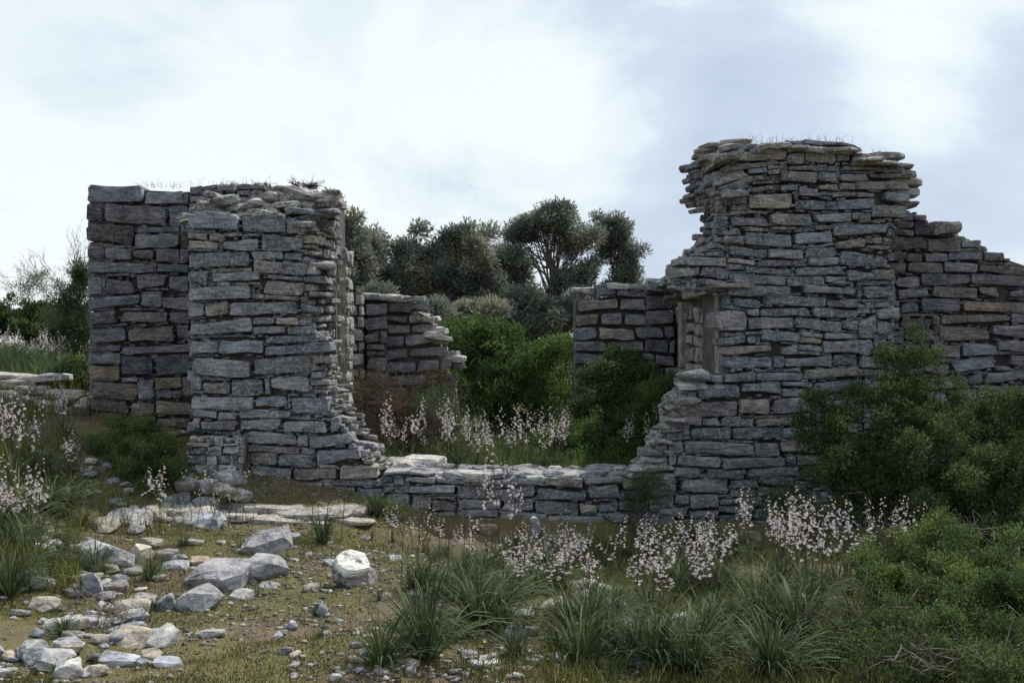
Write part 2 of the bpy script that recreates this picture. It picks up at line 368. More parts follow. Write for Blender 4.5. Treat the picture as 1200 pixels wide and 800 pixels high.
def traced(face, rects, parent, mat, pal, depth=.28, proud=.03, gap=-.25, special=None, poly=None, fill=None, fillpal=None, holes=(), smallmat=None):
    """rects: photo-pixel boxes of the stones on this face; untraced patches inside poly are filled with courses of smaller stones"""
    kept = []
    xs = [p[0] for p in poly]; ys = [p[1] for p in poly]; X0, Y0 = min(xs)-2, min(ys)-2
    G = 2.0; gw, gh = int((max(xs)-X0+4)*G), int((max(ys)-Y0+4)*G); occ = np.zeros((gh, gw), bool)
    def sl(r): return slice(max(0, int((r[1]-Y0)*G)), max(0, int((r[3]-Y0)*G))), slice(max(0, int((r[0]-X0)*G)), max(0, int((r[2]-X0)*G)))
    for h_ in holes: occ[sl(h_)] = True
    for r in rects:
        x0, y0, x1, y1 = r[:4]; s = sl((x0, y0, x1, y1)); a = occ[s]
        if a.size and a.mean() > .3: continue
        # trim against what is there
        if a.size and a.any():
            for _ in range(12):
                s = sl((x0, y0, x1, y1)); a = occ[s]
                if not a.size or a.mean() < .02: break
                e = [a[:, :1].mean(), a[:1].mean(), a[:, -1:].mean(), a[-1:].mean()]; k = int(np.argmax(e))
                if k == 0: x0 += .7
                elif k == 1: y0 += .7
                elif k == 2: x1 -= .7
                else: y1 -= .7
        if x1-x0 < 4 or y1-y0 < 3: continue
        occ[sl((x0, y0, x1, y1))] = True; kept.append((x0, y0, x1, y1, r[4] if len(r) > 4 else None))
    rest = []
    if fill:
        inside = np.zeros_like(occ)
        for j in range(gh):
            for i in range(gw):
                if not occ[j, i] and inpoly(X0+(i+.5)/G, Y0+(j+.5)/G, poly): inside[j, i] = True
        free = inside & ~occ; rr = random.Random(len(rects)+int(X0))
        (wmin, wmax), (hmin, hmax) = fill
        for j in range(gh-1, -1, -1):
            i = 0
            while i < gw:
                if not free[j, i]: i += 1; continue
                H = int(rr.uniform(hmin, hmax)*G); Wd = int(rr.uniform(wmin, wmax)*G)
                h2 = 1
                while h2 < H and j-h2 >= 0 and free[j-h2, i]: h2 += 1
                w2 = 1
                while w2 < Wd and i+w2 < gw and free[j, i+w2] and free[max(0, j-h2+1):j+1, i+w2].mean() > .75: w2 += 1
                free[max(0, j-h2+1):j+1, i:i+w2] = False
                if w2/G >= 3.2 and h2/G >= 2.2: rest.append((X0+i/G, Y0+(j-h2+1)/G, X0+(i+w2)/G, Y0+(j+1)/G))
                i += w2
    def place(r, big=True, c=None):
        x0, y0, x1, y1 = r[:4]; g = gap
        u0, z1 = face.uv(x0+g, y0+g*.8); u1, z0 = face.uv(x1-g, y1-g*.8)
        if u1 < u0: u0, u1 = u1, u0
        w_, h_ = max(.02, u1-u0), max(.015, z1-z0)
        pr = R.uniform(0, proud) if big else -R.uniform(.0, .035)
        return (u0+u1)/2, (z0+z1)/2, w_, h_, pr
    n = 0
    for r in kept:
        u, z, w_, h_, pr = place(r); n += 1
        put_stone(face, u, z+warp(u, z), w_, h_, depth*R.uniform(.8, 1.1), mat, parent, (*r[4], 1) if r[4] else pick(pal), pr, R.gauss(0, .02)+warp_rot(u, z)*.9)
    rest.sort(key=lambda r: -(r[2]-r[0])*(r[3]-r[1]))
    big = [r for r in rest if (r[2]-r[0]) >= 9 and (r[3]-r[1]) >= 4][:max(0, 285-n)]; sm = [r for r in rest if r not in big]
    for r in big:
        u, z, w_, h_, pr = place(r); n += 1
        put_stone(face, u, z+warp(u, z), w_, h_, depth*.8, mat, parent, pick(fillpal or pal), pr-.012, R.gauss(0, .03)+warp_rot(u, z)*.9)
    # chips wedged into the joints
    rc = random.Random(len(kept)); cx0, cy0, cx1, cy1 = min(xs), min(ys), max(xs), max(ys); chips = []
    for _ in range(int((cx1-cx0)*(cy1-cy0)*.022)):
        x, y = rc.uniform(cx0, cx1), rc.uniform(cy0, cy1)
        if inpoly(x, y, poly) and inpoly(x-5, y, poly) and inpoly(x+5, y-4, poly) and not any(h[0]-4 < x < h[2]+4 and h[1]-4 < y < h[3]+4 for h in holes): chips.append((x, y, x+rc.uniform(3, 9), y+rc.uniform(1.6, 3.4)))
    if sm or chips:
        V, F = [], []
        for r in chips:
            u, z, w_, h_, pr = place(r, False); v, f = stone_geo(w_, h_, .08, rc, rc.uniform(-.035, .0)); b0 = len(V)
            V += [face.P(u+x, z+y, d) for x, y, d in v]; F += [tuple(i+b0 for i in q) for q in f]
        for r in sm:
            u, z, w_, h_, pr = place(r, False); v, f = stone_geo(w_, h_, .12, R, pr); b0 = len(V)
            V += [face.P(u+x, z+y+warp(u, z), d) for x, y, d in v]; F += [tuple(i+b0 for i in q) for q in f]
        L_ = parent.location; V = [(a-L_.x, b-L_.y, c-L_.z) for a, b, c in V]
        o = obj('chinking', mesh_py('chinking', V, F, smallmat or mat), parent, None, (*(fillpal or pal)[0], 1)); tag(o, kind='stuff')
    return n
def courses(face, poly, parent, mat, pal, hr=(.12, .2), wr=(.18, .45), depth=.25, proud=.03, holes=(), rot=0, gap=.008, limit=290, seed=1):
    """regular courses over a polygon given in wall metres (u, z)"""
    rr = random.Random(seed); us = [p[0] for p in poly]; zs = [p[1] for p in poly]; z = min(zs); n = 0; small = []
    while z < max(zs)-.02:
        h = rr.uniform(*hr); u = min(us)-rr.uniform(0, .1)
        while u < max(us):
            w_ = rr.uniform(*wr)*(1.25 if h > sum(hr)/2 else .9); cu, cz = u+w_/2, z+h/2
            a, b_ = u, u+w_
            # shorten the stone until both its ends lie inside
            for _ in range(12):
                if inpoly(a+.02, cz, poly): break
                a += w_/12
            for _ in range(12):
                if inpoly(b_-.02, cz, poly): break
                b_ -= w_/12
            ww = b_-a
            hz = any(h0 < (a+b_)/2 < h1 and z0 < cz < z1 for h0, z0, h1, z1 in holes)
            if ww > .05 and not hz and n < limit:
                two = h > hr[1]*.8 and ww > .12 and rr.random() < .22
                parts = [(z, h)] if not two else [(z, h*.5), (z+h*.5, h*.5)]
                for zz, h2 in parts:
                    put_stone(face, (a+b_)/2, zz+h2/2+warp((a+b_)/2, zz), max(.03, ww-2*gap), max(.025, h2-2*gap*.8), depth, mat, parent, pick(pal, rr), rr.uniform(-.3, 1)*proud, rr.gauss(rot, .025)+warp_rot((a+b_)/2, zz)*.9, rr); n += 1
            u += w_
        z += h
    return n
def prism(name, face, poly, d0, d1, mat, parent):
    """closed solid: polygon (u,z) in a wall plane from depth d0 (front) to d1 (back)"""
    n = len(poly); V = [face.P(u, z, d0) for u, z in poly]+[face.P(u, z, d1) for u, z in poly]
    L_ = parent.location; V = [(a-L_.x, b-L_.y, c-L_.z) for a, b, c in V]
    F = [tuple(range(n)), tuple(range(2*n-1, n-1, -1))]+[(i, i+n, (i+1) % n+n, (i+1) % n) for i in range(n)]
    import bmesh
    me = mesh_py(name, V, F, mat); bm = bmesh.new(); bm.from_mesh(me); bmesh.ops.triangulate(bm, faces=bm.faces[:]); bmesh.ops.recalc_face_normals(bm, faces=bm.faces[:]); bm.to_mesh(me); bm.free()
    return obj(name, me, parent)

# ------------------------------------------------------------ tubes and leaves
def tubes_mesh(segs, sides=4):
    """segs: list of polylines [(x,y,z,r),...] -> V, F quads (tips closed to a point by tiny radius)"""
    V, F = [], []
    ang = [2*math.pi*i/sides for i in range(sides)]
    for pl in segs:
        P = np.array(pl, float); b0 = len(V)
        for k in range(len(P)):
            t = P[min(k+1, len(P)-1), :3]-P[max(k-1, 0), :3]; t = t/(np.linalg.norm(t)+1e-9)
            a = np.cross(t, (0, 0, 1) if abs(t[2]) < .9 else (1, 0, 0)); a /= np.linalg.norm(a)+1e-9; b = np.cross(t, a)
            for q in ang: V.append(P[k, :3]+(a*math.cos(q)+b*math.sin(q))*P[k, 3])
        for k in range(len(P)-1):
            for i in range(sides):
                j = (i+1) % sides; F.append((b0+k*sides+i, b0+k*sides+j, b0+(k+1)*sides+j, b0+(k+1)*sides+i))
    return np.array(V), np.array(F)
def leaves_mesh(C, D, Ln, Wd, rs):
    """C centres (n,3), D unit directions, length, width -> folded diamond leaves"""
    n = len(C); rnd = rs.normal(size=(n, 3)); S = np.cross(D, rnd); S /= np.linalg.norm(S, axis=1, keepdims=True)+1e-9
    Ln = np.broadcast_to(Ln, n)[:, None]; Wd = np.broadcast_to(Wd, n)[:, None]
    V = np.empty((n, 4, 3)); V[:, 0] = C-D*Ln*.5; V[:, 1] = C+S*Wd*.5+D*Ln*.05; V[:, 2] = C+D*Ln*.5; V[:, 3] = C-S*Wd*.5+D*Ln*.05
    F = np.arange(n*4).reshape(n, 4)
    return V.reshape(-1, 3), F
def blob_points(blobs, n, rs, inner=.45):
    """blobs: (cx,cy,cz,rx,ry,rz). random points biased to the outer shell, uneven"""
    vol = np.array([b[3]*b[5]*.7+b[3]*b[4]*.3 for b in blobs]); which = rs.choice(len(blobs), n, p=vol/vol.sum())
    B = np.array(blobs)[which]; d = rs.normal(size=(n, 3)); d /= np.linalg.norm(d, axis=1, keepdims=True)
    r = inner+(1-inner)*rs.rand(n)**.6
    lump = 1+.22*np.sin(d[:, 0]*5+B[:, 0]*9)*np.cos(d[:, 2]*4+B[:, 2]*7+d[:, 1]*3)+.10*rs.normal(size=n)
    return B[:, :3]+d*B[:, 3:6]*(r*lump)[:, None], d
def pix_blobs(L_):
    out = []
    for px, py, rx, ry, Y in L_:
        c = W(px, py, Y); out.append((c[0], c[1], c[2], rx*Y/K, (rx+ry)/2*Y/K*.9, ry*Y/K))
    return out
def foliage_mesh(name, blobs, clumps, per, size, wid, spread, mat, seed, up=.35, inner=.45, zmin=None, puffs=22):
    rs = np.random.RandomState(seed); q = len(blobs)*puffs; P0, d0 = blob_points(blobs, q, rs, inner)
    pr = np.mean([min(b[3], b[5]) for b in blobs])*rs.uniform(.22, .46, q)          # puffs of twigs: lit on top, hollows between
    w_ = rs.choice(q, clumps, p=pr**2/(pr**2).sum()); d = rs.normal(size=(clumps, 3)); d[:, 2] += .35; d /= np.linalg.norm(d, axis=1, keepdims=True)
    P = P0[w_]+d*(pr[w_]*(.45+.55*rs.rand(clumps)**.5))[:, None]*np.array([1.15, 1.15, .85])
    if zmin is not None:
        zz = Zt(P[:, 0], P[:, 1]); P = P[P[:, 2] > zz+.03]; d = d[:len(P)]
    n = len(P)*per; C = np.repeat(P, per, 0); cd = np.repeat(d[:len(P)], per, 0)
    off = rs.normal(size=(n, 3)); off *= (1.5*spread*rs.rand(n)**.45/(np.linalg.norm(off, axis=1)+1e-9))[:, None]; C = C+off
    D = off/(np.linalg.norm(off, axis=1, keepdims=True)+1e-9)+cd*.5+rs.normal(size=(n, 3))*.5; D[:, 2] += up; D /= np.linalg.norm(D, axis=1, keepdims=True)
    s = size*rs.uniform(.6, 1.3, n)
    V, F = leaves_mesh(C, D, s, s*wid, rs)
    return mesh_np(name, V, F, mat), P
def stems_for(base, P, count, r0, rs, sides=3, wig=.08):
    segs = []
    idx = rs.choice(len(P), min(count, len(P)), replace=False); base = np.array(base, float)
    for i in idx:
        e = P[i]; b = base+np.array([rs.normal()*.1, rs.normal()*.1, 0])*(1 if r0 < .03 else .3); pl = []; nseg = 5
        for k in range(nseg+1):
            t = k/nseg; p = b*(1-t)+e*t; p[2] += math.sin(t*math.pi)*.12*np.linalg.norm(e-b)
            p[:3] += rs.normal(size=3)*wig*math.sin(t*math.pi)
            pl.append((*p, r0*(1-t*.85)))
        segs.append(pl)
    return segs
def local(V, loc): return np.asarray(V)-np.asarray(loc)
def bush(name, label, cat, blobs, mat, clumps, per=14, size=.03, wid=.5, spread=.05, seed=1, group=None, stems=14, stemr=.008, base=None, stemmat=None, up=.35, inner=.45, bare=0, barel=1.):
    bl = pix_blobs(blobs); c = np.mean([b[:3] for b in bl], 0)
    if base is None: base = (c[0], c[1], zt(c[0], c[1])-.03)
    root = empty(name, base); tag(root, label, cat, group)
    me, P = foliage_mesh(name+'_foliage', bl, clumps, per, size, wid, spread, mat, seed, up, inner, zmin=True)
    me.transform(__import__('mathutils').Matrix.Translation(-Vector(base)))
    tag(obj('foliage', me, root), kind='stuff')
    rs = np.random.RandomState(seed+5); segs = stems_for(base, P, stems, stemr, rs)
    if bare:
        for _ in range(bare):
            i = rs.randint(len(P)); p = P[i].copy(); d = p-c; d /= np.linalg.norm(d)+1e-9; d[2] = abs(d[2])+.4
            L_ = rs.uniform(.2, .5)*barel; pl = []
            for k in range(5): pl.append((*(p+d*L_*k/4+rs.normal(size=3)*.018*k*barel), .004*(1-k*.2)*max(.5, barel)))
            segs.append(pl)
            for _2 in range(3):
                q = np.array(pl[rs.randint(1, 4)][:3]); e = d+rs.normal(size=3)*.6; e /= np.linalg.norm(e); l2 = L_*.4
                segs.append([(*q, .003), (*(q+e*l2*.5), .0022), (*(q+e*l2+rs.normal(size=3)*.02), .0012)])
    V, F = tubes_mesh(segs, 3); tag(obj('stem', mesh_np('stem', local(V, base), F, stemmat or M_twig), root), kind='stuff')
    return root
# ------------------------------------------------------------ ground
def build_ground():
    gx = np.concatenate([-np.geomspace(1500, 7.1, 60), np.arange(-7, 7.01, .055), np.geomspace(7.1, 1500, 60)])
    gy = np.concatenate([-np.geomspace(1500, 3.1, 30), np.arange(-3, 3.6, .4), np.arange(3.7, 13, .05), np.arange(13, 34, .3), np.geomspace(34.5, 2500, 50)])
    X, Y = np.meshgrid(gx, gy); Z = Zt(X.ravel(), Y.ravel()); V = np.stack([X.ravel(), Y.ravel(), Z], 1)
    nx, ny = len(gx), len(gy); i = np.arange(nx*ny).reshape(ny, nx)
    F = np.stack([i[:-1, :-1], i[:-1, 1:], i[1:, 1:], i[1:, :-1]], -1).reshape(-1, 4)
    tag(obj('ground', mesh_np('ground', V, F, M_ground, True)), 'uneven mossy soil strewn with gravel', kind='structure')
    bpy.data.objects['ground'].pop('label', None)
build_ground()

# ------------------------------------------------------------ traced masonry
def tr(ox, oy, s, rows): return [(ox+a/s, oy+b/s, ox+c/s, oy+d/s) for a, b, c, d in rows]
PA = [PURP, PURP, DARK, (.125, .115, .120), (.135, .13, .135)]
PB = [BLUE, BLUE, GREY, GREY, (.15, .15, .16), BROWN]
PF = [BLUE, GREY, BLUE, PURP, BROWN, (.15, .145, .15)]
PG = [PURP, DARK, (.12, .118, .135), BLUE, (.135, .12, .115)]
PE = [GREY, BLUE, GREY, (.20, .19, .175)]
A_rects = tr(90, 200, 4, [(47,60,312,150),(316,82,500,150),(47,155,130,245),(133,153,425,252),(430,155,520,250),(47,255,265,350),(272,278,485,362),(275,248,480,278),(488,285,528,360),
 (50,355,130,420),(130,365,258,420),(262,370,362,420),(372,362,485,440),(488,365,528,440),(50,424,375,488),(378,440,528,487),(50,495,115,583),(135,500,272,583),(280,495,425,580),(430,495,528,575),
 (52,590,300,650),(303,590,400,655),(400,580,528,660),(55,655,190,720),(198,665,430,718),(436,665,528,720),(55,730,232,805),(240,725,470,808),(470,725,528,808)])
A_rects += tr(90, 380, 3.6375, [(52,85,190,112),(190,85,490,120),(52,115,190,165),(190,122,330,215),(330,122,490,215),(52,168,188,232),(54,235,260,308),(260,222,330,308),(332,220,450,270),(450,220,490,300),
 (60,312,232,370),(235,320,330,385),(335,310,490,385),(60,374,200,405),(340,390,490,440),(205,388,335,430),(50,410,180,480),(183,435,340,480),(345,443,490,485),(50,485,200,530),(205,485,340,530),(345,488,490,530)])
B_rects = tr(210, 200, 4, [(40,190,280,290),(288,198,502,290),(502,222,600,300),(40,300,130,335),(40,338,185,375),(140,298,210,335),(188,308,375,378),(320,292,378,306),(382,298,580,380),
 (40,385,330,465),(335,388,488,425),(493,385,575,422),(345,430,600,498),(40,470,140,545),(150,485,410,530),(415,500,580,518),(390,522,585,590),(590,490,700,525),
 (40,550,340,612),(265,535,380,550),(400,593,560,616),(610,565,690,590),(45,618,118,680),(120,615,230,685),(235,618,555,690),(570,622,650,670),(45,690,345,770),(345,694,450,728),(455,685,560,730),(345,732,500,775),(505,735,620,775)])
B_rects += tr(210, 380, 3.6375, [(45,58,165,125),(165,56,360,128),(370,52,560,82),(365,88,655,136),(50,133,312,215),(318,135,565,212),(570,140,650,180),(50,218,95,275),(102,230,218,290),(222,222,362,295),
 (368,222,385,290),(388,220,555,292),(560,205,610,235),(562,238,640,264),(50,292,318,358),(322,298,462,352),(480,300,640,390),(55,362,162,395),(60,398,90,440),(92,402,250,455),(168,364,250,400),
 (255,354,475,395),(258,398,438,448),(442,400,640,450),(645,385,685,450),(270,455,502,508),(505,458,550,510),(552,455,742,512),
 (300,515,515,543),(522,513,578,543),(582,518,782,590),(300,548,420,600),(425,546,575,600),(300,606,482,658),(490,604,675,658),(682,592,856,655),(275,665,478,738),(490,665,612,712),(616,688,748,720),(652,658,873,686),
 (275,742,500,800),(505,722,752,782),(760,690,875,780)])
E_rects = tr(400, 540, 3, [(150,44,240,60),(220,60,330,84),(240,84,400,118),(405,85,510,135),(515,90,680,128),(686,82,862,130),(866,74,985,125),(988,60,1070,102),(1000,104,1090,132),(715,50,850,80),(600,62,712,80),(455,64,598,82),(335,56,455,82),(855,52,990,72),
 (150,120,240,165),(245,122,318,180),(320,138,405,180),(408,138,560,175),(563,148,676,176),(680,133,835,180),(838,136,900,172),(904,134,972,174),(975,135,1062,172),
 (150,168,318,205),(320,182,400,206),(405,178,552,204),(556,182,722,222),(726,182,928,222),(932,176,1120,216),(700,225,805,262),(812,225,992,272),(705,263,800,285),(995,220,1100,262),(150,210,320,250),(325,210,440,250),(440,210,540,245),(545,225,655,262),(812,274,1000,300),(1004,264,1120,300)])
F_rects = tr(780, 150, 4, [(352,72,440,108),(358,110,565,160),(445,72,560,105),(568,128,648,185),(568,85,645,125),(650,66,820,108),(655,115,800,180),(222,198,325,250),(385,188,475,216),(380,220,455,250),(400,243,495,265),(465,203,528,226),(532,212,708,268),(712,212,800,262),
 (248,255,370,302),(535,272,618,302),(622,275,712,330),(715,265,812,300),(375,270,530,302),(270,310,382,352),(385,305,602,385),(608,335,805,388),
 (305,400,484,460),(488,390,690,455),(694,402,868,446),(490,456,600,470),(700,450,780,474),(370,480,592,548),(606,476,783,535),(596,536,648,552),(300,555,480,600),(486,550,648,604),(654,552,792,600),(262,500,365,550),
 (60,606,285,658),(288,608,420,640),(425,602,652,640),(668,600,808,640),(268,642,370,670),(375,643,590,680),(608,642,820,684),(160,662,300,718),(320,682,558,728),(562,680,742,738),(745,684,842,728),
 (275,702,318,722),(165,722,285,750),(40,662,158,712),(285,730,588,790),(642,728,890,782)])
F_rects += tr(950, 150, 4, [(135,88,232,112),(120,118,180,165),(184,124,354,178),(150,178,300,202),(305,180,442,212),(140,216,272,256),(276,216,467,246),(125,262,206,300),(208,250,467,304),(100,304,212,330),(215,308,300,334),(345,306,460,360),
 (128,338,300,394),(15,402,186,445),(190,402,244,440),(250,368,455,438),(100,460,362,518),(118,520,252,572),(115,574,128,586),(130,577,372,654),(170,658,292,712),(62,686,165,728),(294,658,395,710),(245,728,400,790)])
F_rects += tr(780, 320, 4, [(318,108,448,168),(458,108,746,158),(750,108,900,152),(235,180,380,280),(384,172,435,210),(438,162,684,213),(688,155,900,205),(385,216,600,275),(606,216,822,272),(368,282,458,298),(826,208,900,262),
 (272,300,382,345),(385,302,422,338),(428,282,632,334),(635,284,738,305),(745,268,900,304),(735,308,900,374),(625,308,728,338),(285,346,497,388),(545,344,620,392),(620,342,735,370),
 (292,392,500,458),(504,400,552,450),(552,375,780,450),(784,376,900,440),(82,478,160,522),(162,470,270,510),(272,466,418,512),(424,470,640,508),(642,455,900,500),(145,516,345,590),(350,512,542,572),(546,512,686,538),(548,540,690,580),(105,540,142,588),(692,506,900,575),
 (40,596,338,668),(344,576,486,658),(495,586,682,655),(300,640,342,668),(10,670,168,706),(172,672,252,712),(260,668,418,710),(422,670,640,708),(642,658,900,702),(116,714,312,772),(316,710,548,770),(550,715,702,762),(705,706,900,760)])
F_rects += tr(950, 300, 3.6375, [(182,80,252,118),(70,172,250,208),(182,212,205,262),(200,236,278,322),(280,214,380,262),(282,265,345,320),(182,322,260,345),(182,350,262,418),(215,326,330,346),(265,350,345,416),(210,422,382,480),(182,486,360,520)])
F_rects += tr(740, 450, 4.2115, [(115,270,170,300),(120,302,172,345),(175,284,256,345),(258,278,602,345),(606,272,735,345),(738,275,930,340),(68,334,112,362),(68,368,178,418),(182,350,216,416),(220,355,440,416),(446,346,762,402),(765,350,808,392),(812,345,960,395),
 (20,420,190,450),(195,420,338,468),(368,414,566,465),(576,404,830,450),(834,400,960,445),(230,470,485,548),(490,470,622,510),(490,513,620,560),(626,455,800,505),(626,508,760,560),(20,455,225,500),(60,504,226,560),(60,564,210,600),(215,552,282,600),(286,552,428,624),(430,566,536,600),(540,562,645,622),
 (120,604,280,660),(430,604,536,650),(284,628,428,662),(650,565,800,620),(60,664,200,700),(204,664,420,710),(424,655,600,705),(605,626,760,670),(60,704,200,750),(204,714,420,756),(424,710,600,756),(605,675,760,730)])
G_rects = tr(950, 150, 4, [(400,440,482,478),(375,480,480,508),(484,438,664,508),(400,398,480,436),(482,402,540,436),(366,514,540,584),(545,514,702,582),(705,522,798,560),(705,562,760,575),(375,588,446,630),(450,590,525,634),(528,586,642,630),(645,575,806,626),(810,575,906,622),(906,602,932,622),
 (372,633,446,686),(452,634,622,686),(626,628,786,686),(790,636,986,680),(398,690,512,750),(515,686,744,748),(748,682,1010,738)])
G_rects += tr(950, 300, 3.6375, [(366,85,466,142),(469,75,676,132),(680,78,930,122),(369,144,502,188),(514,140,712,188),(720,130,800,178),(850,136,930,172),(380,204,458,246),(464,190,642,252),(647,180,930,246),(380,262,516,305),(518,264,548,300),(553,252,846,294),(852,250,930,290),
 (400,310,528,362),(530,322,543,362),(550,294,766,366),(770,297,930,364),(400,368,508,432),(511,370,640,432),(645,368,792,428),(794,368,930,418),(400,440,476,498),(480,444,592,498),(595,432,786,490),(850,430,930,486),(400,502,482,560),(485,502,626,560),(630,502,668,550),(672,500,732,550),(735,495,930,542),
 (400,564,588,612),(590,562,700,612),(704,548,850,600),(853,546,930,600)])

def wall_root(label, loc, cat='ruined wall', name='ruined_wall'):
    r = empty(name, loc); tag(r, label, cat); return r
def corepoly(face, px): return [face.uv(x, y) for x, y in px]
def wonky(poly, k=.0): return poly

# --- A: recessed wall of the left ruin
fA = Face(((102-600)*12/K, 12.0), ((400-600)*12/K, 12.0))
A = wall_root('recessed flat-topped wall of square blocks forming the far left of the left ruin', (fA.a[0], 12, .8))
A_rects = [r if r[1] < 418 else (*r, R.choice([(.16,.13,.10), (.12,.095,.08), (.19,.155,.115), PURP, (.10,.09,.09)])) for r in A_rects]
A_poly = [(103,216),(168,216),(170,221),(215,222),(222,216),(300,219),(372,226),(392,232),(396,300),(240,300),(240,560),(103,560)]
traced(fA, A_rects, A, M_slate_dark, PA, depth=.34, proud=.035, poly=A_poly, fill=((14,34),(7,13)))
prism('rubble_core', fA, corepoly(fA, [(106,219),(215,224),(300,221),(390,236),(395,560),(106,560)]), -.09, -.85, M_mortar, A)
# its outer end, turned to the left
fAL = Face((fA.a[0]+.02, 12.95), (fA.a[0]+.02, 12.02))
courses(fAL, [(0,.4),(.92,.4),(.92,3.22),(0,3.2)], A, M_slate_dark, PA, seed=4)

# --- B: square pier of the left ruin
fB = Face(((218-600)*11/K, 11.0), ((450-600)*11/K, 11.0))
B = wall_root('square stone pier with rubble-strewn sloping top and stepped foot, left of the gap', (-2.4, 11.4, 0), 'stone pier', 'stone_pier')
B_poly = [(220,247),(282,249),(336,252),(360,256),(363,275),(356,300),(360,350),(368,380),(374,420),(385,470),(398,490),(412,508),(425,530),(446,545),(449,600),(285,602),(283,512),(222,505)]
traced(fB, B_rects, B, M_slate, PB, depth=.34, proud=.028, poly=B_poly, fill=((6,20),(3.5,8)))
prism('rubble_core', fB, corepoly(fB, [(224,250),(352,258),(350,300),(354,350),(362,400),(376,470),(395,500),(418,540),(440,552),(445,604),(286,604),(284,512),(224,505)]), -.08, -1.05, M_mortar, B)
fBL = Face((fB.a[0]+.02, 12.0), (fB.a[0]+.02, 11.02))
courses(fBL, [(0,.7),(.95,.7),(.95,2.82),(0,3.1)], B, M_slate, PB, seed=5)
fBR = Face((-1.90, 11.06), (-1.87, 12.9))       # the broken side towards the gap
PJ = [GREY, BROWN, (.22, .205, .185), (.26, .25, .235), BLUE]
side = [(0,.3),(.55,.2),(1.85,.2),(1.82,2.95),(1.2,3.08),(.75,3.0),(.3,2.8),(.02,2.6)]
prism('rubble_core', fBR, [(.02,.1),(1.83,.1),(1.8,2.9),(1.2,3.05),(.8,2.95),(.3,2.72),(.02,2.6)], -.06, -.5, M_mortar, B)
courses(fBR, side, B, M_pale, PJ, hr=(.07,.16), wr=(.10,.32), proud=.07, holes=[(.75,.9,1.02,2.45)], seed=6, limit=110)
# the far jamb standing a little proud, and tongues of slate sticking out
fBJ = Face((-1.78, 12.30), (-1.80, 12.86)); prism('plaster_jamb', fBJ, [(0,.3),(.5,.3),(.5,2.45),(0,2.5)], -.02, -.16, M_plaster, B)
courses(fBJ, [(0,.3),(.55,.3),(.55,2.6),(0,2.65)], B, M_pale, PJ, hr=(.10,.2), wr=(.22,.3), proud=.03, depth=.06, seed=8)
for px, py, L_, t in [(384,311,.42,.07),(376,330,.36,.06),(372,396,.5,.075),(382,405,.3,.05),(372,250,.5,.06),(392,248,.3,.05)]:
    Y = 11.25; x, _, z = W(px, py, Y)
    rock('stone', Vector((x-.1, Y, z))-B.location, (L_, .42, t), R.uniform(-.2,.2), (R.uniform(-.05,.05), R.uniform(-.04,.04)), M_slate, B, pick([BLUE, GREY]), angular=.9)
# broken chamfer between front and side, and the ragged slope of the foot
fBC = Face((-1.985, 11.03), (-1.80, 11.62))
prism('rubble_core', fBC, [(0,.4),(.6,.4),(.6,2.78),(0,2.74)], -.05, -.45, M_mortar, B)
courses(fBC, [(0,.5),(.62,.5),(.62,2.80),(0,2.74)], B, M_pale, PJ+[BROWN, GREY], hr=(.05,.12), wr=(.08,.28), proud=.10, seed=61, limit=170)
def slope_rubble(pts, n, Y0, Y1, parent, pal, s0=.07, s1=.18, side=.0):
    for i in range(n):
        t = R.random()*(len(pts)-1); k = min(int(t), len(pts)-2); f = t-k; px = pts[k][0]*(1-f)+pts[k+1][0]*f; py = pts[k][1]*(1-f)+pts[k+1][1]*f
        e = W(px, py, 11.05); Y = R.uniform(Y0, Y1); s = R.uniform(s0, s1)
        rock('stone', Vector((e[0]+R.uniform(-.05,.03)*1+side, Y, e[2]-.05+R.uniform(-.04,.02)))-parent.location, (s*1.5, s*1.2, s*R.uniform(.25,.5)), R.uniform(-.5,.5), (R.uniform(-.15,.15), R.uniform(-.2,.2)), M_pale if R.random() < .6 else M_slate, parent, pick(pal), angular=.9)
slope_rubble([(374,430),(384,470),(396,490),(410,506),(424,530),(444,548)], 70, 11.15, 12.0, B, [GREY, PALE, BROWN, BLUE], side=.02)
# sloping rubble between pier front and the wall behind
for i in range(120):
    t = R.random(); px = R.uniform(226, 372); Y = 11.05+t*1.0; x = (px-600)*11.5/K*1.0
    z = 2.80+t*.36+R.uniform(-.02,.05)-(.10 if px > 350 else 0); s = R.uniform(.08,.24)
    if px < 310: z -= .07; Y += .06
    rock('stone', Vector((x, Y, z))-B.location, (s*1.3, s, s*R.uniform(.22,.5)), R.uniform(0,3), (R.uniform(-.35,.1), R.uniform(-.3,.3)), M_pale, B, pick([(.24,.235,.23), GREY, (.28,.27,.25), BROWN, DARK]))
for i in range(34):
    px = R.uniform(228, 352); s = R.uniform(.10, .2); rock('stone', Vector(((px-600)*11.1/K, R.uniform(11.08, 11.35), R.uniform(2.66, 2.76)))-B.location, (s*1.3, s, s*.4), R.uniform(0,3), (R.uniform(-.2,.1), R.uniform(-.2,.2)), M_slate, B, pick([BROWN, GREY, DARK]))
for i, (px, py, s) in enumerate([(262,236,.30),(305,238,.26),(318,234,.2),(345,236,.34),(362,240,.30),(384,238,.30),(350,228,.3),(372,232,.34),(388,226,.2),(335,222,.22),(250,229,.22)]):
    p = W(px, py, 11.5); rock('stone', Vector(p)-B.location, (s*1.05, s*.8, s*.34), R.uniform(-.8,.8), (R.uniform(-.3,.15), R.uniform(-.3,.3)), M_pale, B, pick([(.25,.245,.24), GREY, BROWN, (.3,.29,.28)]))
rock('stone', Vector(W(385, 240, 11.7))-B.location, (.4, .6, .08), .1, (.05, .1), M_pale, B, pick([GREY]))

